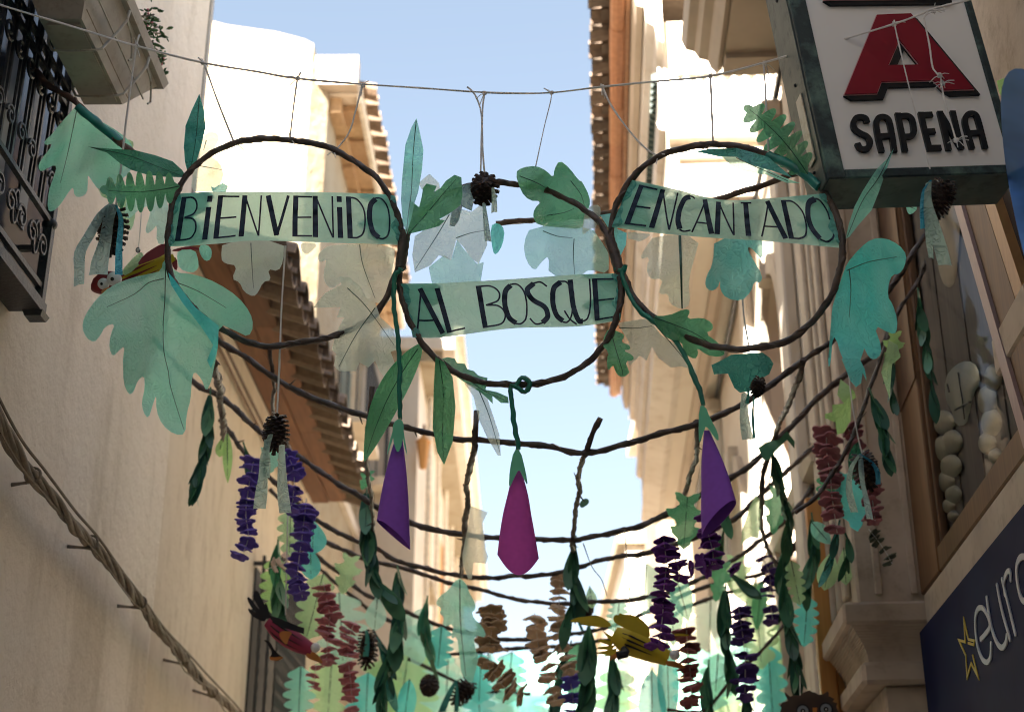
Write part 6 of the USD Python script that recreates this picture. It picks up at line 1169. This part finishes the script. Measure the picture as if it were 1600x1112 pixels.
t.add('bottom_plate', box(LW - 0.01, GX - 0.031, 3.4, gy1 + 0.02, gz0 - 0.03, gz0 - 0.002), 'iron')
t.done()
t = Thing('flower_planter', 'grey plastic flower planter with rim in a wire holder above the grille', 'planter')
b0, b1, h = (-1.925, -1.755, 4.74, 5.37, 5.03), (-2.02, -1.675, 4.55, 5.585, 5.265), 0
def frus(b, c): return hexa([(b[0], b[2], b[4]), (b[1], b[2], b[4]), (b[1], b[3], b[4]), (b[0], b[3], b[4]), (c[0], c[2], c[4]), (c[1], c[2], c[4]), (c[1], c[3], c[4]), (c[0], c[3], c[4])])
t.add('box', frus(b0, b1), 'planter_grey'); t.add('foot_panel', box(b0[0] + .02, b0[1] - .015, b0[2] + .03, b0[3] - .03, 5.022, 5.029), 'planter_grey')
t.add('rim', frus((-2.045, -1.65, 4.53, 5.61, 5.266), (-2.06, -1.635, 4.51, 5.63, 5.31)), 'planter_grey')
t.add('groove', tube([(-1.742, 4.74, 5.075), (-1.742, 5.385, 5.075)], 0.004, 5), 'cable')
for y in (4.93, 5.27):
    t.add('holder_wire', wire([(-1.95, y, 5.32), (-1.95, y, 5.05), (-1.93, y, 5.012), (-1.75, y, 5.012), (-1.72, y + .03, 5.06), (-1.655, y + .06, 5.20), (-1.648, y + .06, 5.25)], 0.006, 6), 'metal_pale')
    t.add('holder_hook', wire([(-1.655, y + .06, 5.20), (-1.66, y + .16, 5.19), (-1.675, y + .24, 5.13), (-1.68, y + .22, 5.11)], 0.005, 6), 'metal_pale')
t.add('holder_wire', tube([(-1.70, 4.6, 5.13), (-1.70, 5.48, 5.13)], 0.005, 6), 'metal_pale')
t.done()
t = Thing('potted_plant', 'green succulent shrub with small pink blooms growing out of the planter', 'plant'); rg = np.random.default_rng(5)
for k in range(16):
    p0 = np.array([-1.80 + rg.uniform(-.08, .08), 5.20 + rg.uniform(-.25, .3), 5.31]); tgt = onX(rg.uniform(222, 256), rg.uniform(14, 100), -1.72 + rg.uniform(-.06, .05))
    t.add('stem', wire([p0, (p0 + tgt) / 2 + [0, 0, .02], tgt], 0.004, 5), 'plant_stem')
    for j in range(9):
        d = rg.normal(size=3); d /= np.linalg.norm(d); d[2] = abs(d[2]) * .6 - 0.1; L = rg.uniform(.03, .055); c = tgt + rg.normal(size=3) * 0.02; s = np.cross(d, rg.normal(size=3)); s /= np.linalg.norm(s); u3 = np.cross(s, d)
        V = np.array([c, c + d * L * .4 + s * L * .17 + u3 * .003, c + d * L * .8 + s * L * .15, c + d * L, c + d * L * .8 - s * L * .15, c + d * L * .4 - s * L * .17 + u3 * .003, c + d * L * .5 - u3 * .005])
        t.add('leaf', trimesh.Trimesh(V, [[0, 1, 6], [1, 2, 6], [2, 3, 6], [3, 4, 6], [4, 5, 6], [5, 0, 6]], process=False), 'plant_leaf')
    if k % 2 == 0:
        for j in range(3): t.add('bloom', ball(tgt + rg.normal(size=3) * 0.014 + [0, 0, .02], 0.0065, 1), 'plant_bloom')
t.done()
# cable bundle
CP = [(-40, 575), (0, 662), (28, 712), (58, 750), (75, 772), (110, 815), (145, 850), (180, 893), (217, 938), (250, 985), (286, 1028), (320, 1068), (345, 1092), (372, 1116), (410, 1160)]
PC = spline(np.array([onX(x, y, -2.10) for x, y in CP]), 0.03); n = len(PC); S_ = np.r_[0, np.cumsum(np.linalg.norm(np.diff(PC, axis=0), axis=1))]
Tn = np.gradient(PC, axis=0); Tn /= np.linalg.norm(Tn, axis=1, keepdims=True); A1 = np.cross(Tn, [1.0, 0, 0]); A1 /= np.linalg.norm(A1, axis=1, keepdims=True); A2 = np.cross(Tn, A1)
t = Thing('cable_bundle', 'twisted bundle of painted cables clipped along the cream wall', 'cable bundle')
for k in range(5):
    a = S_ * 7.5 + k * 2 * math.pi / 5 + 0.5 * np.sin(S_ * 2.2 + k); rr = 0.017 + 0.006 * np.sin(S_ * 3.1 + 2 * k)
    t.add('strand', tube(PC + A1 * (rr * np.cos(a))[:, None] + A2 * (rr * np.sin(a))[:, None], 0.0145 if k < 3 else 0.011, 7), 'cable', smooth=60)
off = np.stack([0.02 + 0 * S_, 0 * S_, 0.035 + 0.02 * np.sin(S_ * 1.7)], 1); t.add('strand', tube(PC + off * np.array([1, 1, 1]), 0.007, 6), 'cable')
loose = PC + np.stack([0.03 * np.abs(np.sin(S_ * 2.4)), 0 * S_, -0.05 * np.abs(np.sin(S_ * 1.9 + .6)) - .01], 1); t.add('loose_strand', tube(loose, 0.005, 5), 'cable')
for (x, y), (xw, yw) in (((50, 752), (18, 757)), ((142, 848), (105, 853)), ((217, 940), (183, 946)), ((286, 1026), (256, 1030)), ((332, 1074), (302, 1078))):
    p = onX(x, y, -2.105); i = int(np.argmin(np.linalg.norm(PC - p, axis=1))); p = PC[i]; w_ = onX(xw, yw, LW)
    cl = t.add('clip', tube(np.array([p + A1[i] * 0.034 * math.cos(q) + A2[i] * 0.034 * math.sin(q) for q in np.linspace(0, 2 * math.pi, 15)[:-1]]), 0.006, 6, closed=True), 'cable')
    w_[0] = LW; t.add('wall_pin', tube([p + np.array([0, 0, -0.03]), (p + w_) / 2 + [0, 0, -0.015], w_], [0.008, 0.007, 0.010], 6), 'cable', cl)
    t.add('pin_eye', tube(np.array([p + np.array([-0.03, -0.02, 0.01]) + 0.014 * np.array([0, math.cos(q), math.sin(q)]) for q in np.linspace(0, 2 * math.pi, 11)[:-1]]), 0.003, 5, closed=True), 'iron', cl)
t.done()
# window cage of twisted bars at lower left
t = Thing('twisted_bar_cage', 'black window cage of twisted iron bars on the warm tinted wall at lower left', 'window grille')
X0, X1, Y0, Y1, z0, z1 = LW - 0.005, -1.97, 11.5, 13.0, 2.2, 4.5
for z in (z0, 3.0, z1):
    t.add('rail', box(X1 - 0.015, X1 + 0.015, Y0, Y1, z, z + 0.035), 'iron'); t.add('rail', box(X0, X1 - 0.016, Y0 - 0.01, Y0 + 0.02, z + 0.002, z + 0.032), 'iron'); t.add('rail', box(X0, X1 - 0.016, Y1 - 0.02, Y1 + 0.01, z + 0.002, z + 0.032), 'iron')
def twisted(x, y): return tube(np.stack([np.full(60, x), np.full(60, y), np.linspace(z0 - 0.05, z1 + 0.08, 60)], 1), 0.013, 8, lobes=4, twist=55, amp=0.22)
for y in np.arange(Y0, Y1 + 0.01, 0.107): t.add('twisted_bar', twisted(X1, y), 'iron')
for x in (-2.12, -2.045): t.add('twisted_bar', twisted(x, Y0), 'iron'); t.add('twisted_bar', twisted(x, Y1), 'iron')
t.add('window_pane', box(LW - 0.02, LW + 0.01, Y0 + 0.05, Y1 + 0.6, 2.2, 4.5), 'bird_black')
t.done()

# ================================================================ toy birds of rolled foam
def pxp(k, Y): return lambda x, y, o=0.0: onY(*Z(k, (x, y))[0], Y - o)
def flap(t, name, k, pts, Y, mat, off=0.0, cr=0.004, smooth=1, parent=None):
    P = np.array(Z(k, *pts)); C = Curved(P, Y - off, (0.05, 0), cr, len(t.parts)); P = chaikin(P, smooth) if smooth else P
    return t.add(name, C.mesh(Polygon(P).buffer(0), 6.0), mat, smooth=True, parent=parent)
def roll(t, name, k, axis, radii, Y, mat, stripe=None, parent=None):
    g = pxp(k, Y); P = np.array([g(x, y) for x, y in axis]); s = np.linalg.norm(P[0] - CAM) / F / 3.7075; Q = spline(P, 0.012); R = np.interp(np.linspace(0, 1, len(Q)), np.linspace(0, 1, len(radii)), radii) * s
    b = t.add(name, tube(Q, R, 18, rough=0.03), mat, smooth=60, parent=parent)
    if stripe:
        for a in stripe[1]:
            T = Q[-1] - Q[0]; T /= np.linalg.norm(T); up = np.cross(T, FW); up /= np.linalg.norm(up); L = [Q[i] + (up * math.sin(a) - FW * math.cos(a)) * R[i] * 1.015 for i in range(int(len(Q) * .12), int(len(Q) * .75))]
            t.add('stripe', tube(L, np.interp(np.linspace(0, 1, len(L)), [0, .3, 1], [0.004, 0.007, 0.001]), 5), stripe[0], parent=b)
    return b
def eye(t, k, x, y, r, Y, off, look=(0, 0)):
    g = pxp(k, Y); c = g(x, y, off); s = np.linalg.norm(c - CAM) / F / 3.7075; e = t.add('eye', ball(c, r * s, 3), 'eye_white', smooth=True); dv = CAM - c; dv /= np.linalg.norm(dv); dv = dv + RT * look[0] + UP * look[1]; dv /= np.linalg.norm(dv)
    if look[0] < 5: t.add('pupil', ball(c + dv * r * s * 0.82, r * s * 0.30, 2), 'eye_black', e, smooth=True)
Yb = 5.45
t = Thing('toy_bird', 'red and yellow foam bird with two bulging white eyes behind the largest leaf', 'toy bird')
roll(t, 'body', 5, [(680, 592), (760, 560), (850, 520), (945, 478), (1010, 452)], (30, 46, 52, 48, 20), Yb, 'bird_yellow', ('bird_red', (0.9, 0.35, -0.25, -0.8)))
roll(t, 'head', 5, [(560, 650), (580, 615), (640, 590), (700, 585)], (32, 60, 56, 38), Yb, 'bird_red')
eye(t, 5, 600, 606, 32, Yb, 0.10, (-0.35, 0.0)); eye(t, 5, 663, 578, 41, Yb, 0.11, (-0.3, 0.0))
flap(t, 'beak', 5, [(585, 640), (640, 622), (660, 640), (610, 665), (590, 672)], Yb, 'beak_orange', 0.11)
flap(t, 'wing', 5, [(790, 502), (830, 440), (900, 392), (955, 368), (1000, 395), (950, 440), (850, 482)], Yb, 'bird_red', 0.08)
flap(t, 'wing', 5, [(690, 545), (800, 425), (830, 425), (830, 470), (740, 560)], Yb, 'leaf_light', 0.075)
flap(t, 'tail_feather', 5, [(990, 412), (1060, 392), (1120, 388), (1178, 408), (1100, 411), (1010, 420)], Yb, 'bird_red', 0.02); flap(t, 'tail_feather', 5, [(985, 455), (1025, 450), (1030, 530), (1005, 520)], Yb, 'bird_red', 0.0)
t.add('hook', tube(np.array([pxp(5, Yb)(800 + 11 * math.cos(a), 410 + 14 * math.sin(a), .08) for a in np.linspace(0, 5.2, 14)]), 0.0022, 5), 'iron'); t.done()
Yb = 7.6
t = Thing('toy_bird', 'crimson foam bird with black wings and orange beak at lower left before the cage', 'toy bird')
roll(t, 'body', 14, [(70, 590), (120, 630), (190, 680), (260, 720), (330, 755)], (30, 52, 56, 48, 34), Yb, 'bird_crimson', ('bird_black', (0.7, 0.1, -0.5)))
flap(t, 'wing', 14, [(60, 545), (140, 570), (210, 600), (280, 625), (278, 660), (215, 640), (150, 622), (100, 590)], Yb, 'bird_black', 0.14, smooth=0)
for pts in ([(60, 575), (20, 520), (-20, 440), (5, 395), (40, 470), (85, 560)], [(50, 580), (-20, 520), (-55, 455), (-40, 440), (10, 510), (70, 565)], [(45, 590), (-20, 560), (-48, 520), (-40, 508), (10, 545), (60, 575)], [(60, 570), (45, 500), (60, 470), (85, 560)]): flap(t, 'tail_feather', 14, pts, Yb, 'bird_black', 0.0)
flap(t, 'breast_patch', 14, [(130, 655), (160, 640), (215, 648), (190, 680), (180, 725), (150, 700)], Yb, 'beak_orange', 0.165)
eye(t, 14, 346, 738, 27, Yb, 0.06, (9, 0)); flap(t, 'beak', 14, [(285, 775), (330, 758), (370, 790), (392, 835), (340, 815), (300, 800)], Yb, 'beak_orange', 0.02)
flap(t, 'claw', 14, [(40, 690), (80, 700), (110, 760), (150, 790), (140, 815), (95, 815), (75, 800), (95, 770), (70, 720)], Yb, 'bird_black', 0.0); flap(t, 'claw', 14, [(75, 790), (110, 795), (150, 788), (158, 800), (120, 815), (85, 812)], Yb, 'beak_orange', 0.01); t.done()
Yb = 7.3
t = Thing('toy_bird', 'yellow foam bird with spread wing and orange beak at lower right', 'toy bird')
roll(t, 'body', 15, [(590, 655), (650, 690), (740, 730), (820, 765), (905, 800)], (40, 78, 72, 58, 44), Yb, 'bird_yellow', ('bird_black', (0.55, 0.2, -0.15)))
flap(t, 'wing', 15, [(582, 570), (600, 545), (615, 552), (625, 535), (645, 548), (690, 545), (750, 570), (795, 620), (800, 690), (740, 660), (660, 630), (600, 600)], Yb, 'bird_yellow', 0.19, smooth=1)
flap(t, 'wing', 15, [(333, 582), (380, 562), (450, 556), (480, 548), (520, 560), (565, 590), (582, 615), (520, 622), (450, 612), (390, 605), (400, 590), (350, 595)], Yb, 'bird_yellow', 0.0, smooth=1)
for pts in ([(610, 690), (540, 650), (525, 640), (560, 690)], [(605, 700), (510, 690), (495, 700), (570, 730)], [(605, 720), (500, 735), (488, 745), (575, 755)], [(610, 740), (500, 765), (483, 772), (560, 782), (600, 770)], [(615, 755), (540, 782), (530, 790), (600, 785), (650, 770)]): flap(t, 'tail_feather', 15, pts, Yb, 'bird_yellow', 0.0, smooth=0)
eye(t, 15, 943, 780, 29, Yb, 0.09, (9, 0)); flap(t, 'beak', 15, [(888, 815), (940, 815), (985, 835), (1012, 855), (975, 860), (930, 850), (890, 840)], Yb, 'beak_orange', 0.06)
flap(t, 'foot', 15, [(565, 790), (610, 765), (632, 765), (630, 790), (612, 815), (608, 795), (590, 818), (588, 800), (570, 815)], Yb, 'beak_orange', 0.12, smooth=0); t.add('leg', wire([pxp(15, Yb)(650, 750, .05), pxp(15, Yb)(660, 775, .12), pxp(15, Yb)(610, 785, .13)], 0.02, 8), 'bird_black')
flap(t, 'head_feather', 15, [(888, 672), (930, 655), (1028, 660), (1020, 672), (940, 670)], Yb, 'bird_yellow', 0.0); t.done()
Yb = 7.75
t = Thing('toy_owl', 'dark brown foam owl with ringed eyes and ear tufts at the bottom right', 'toy owl')
P = Z(16, (60, 1200), (70, 1112), (78, 1085), (70, 1075), (82, 1055), (118, 1045), (100, 1015), (96, 992), (112, 1008), (128, 1022), (150, 1012), (180, 1015), (205, 998), (240, 985), (255, 995), (272, 998), (292, 1010), (315, 1010), (345, 990), (352, 1000), (352, 1018), (385, 1035), (375, 1050), (402, 1060), (395, 1080), (412, 1112), (420, 1200), (380, 1300), (240, 1340), (100, 1300))
C = Curved(P, Yb, (0, 0), 0.004, 3); t.add('face', C.mesh(Polygon(P), 8.0), 'owl_brown', smooth=True)
g = pxp(16, Yb); bc = g(240, 1190, -0.16); sb = np.linalg.norm(bc - CAM) / F / 3.7075; t.add('body', ball(bc, (150 * sb, 120 * sb, 155 * sb), 3), 'owl_brown', smooth=True)
for x, y in ((202, 1105), (336, 1095)):
    c = g(x, y, 0.01); dv = CAM - c; dv /= np.linalg.norm(dv); R = trimesh.geometry.align_vectors([0, 0, 1], dv)
    def disc(r, h0, h1): m = trimesh.creation.cylinder(radius=r * sb, height=(h1 - h0), sections=28); m.apply_translation([0, 0, (h0 + h1) / 2]); m.apply_transform(R); m.apply_translation(c); return m
    e = t.add('eye_ring', disc(37, 0, 0.012), 'bird_black'); t.add('eye', disc(29, 0.0125, 0.02), 'eye_grey', e); t.add('pupil', disc(13, 0.0205, 0.026), 'eye_black', e); t.add('highlight', disc(4, 0.0265, 0.028), 'eye_white', e)
flap(t, 'beak', 16, [(258, 1085), (285, 1085), (280, 1130), (270, 1160), (260, 1130)], Yb, 'beak_orange', 0.03, smooth=0)
t.add('cord', tube([g(185, 900), g(186, 1015)], 0.003, 5), 'twine'); t.done()
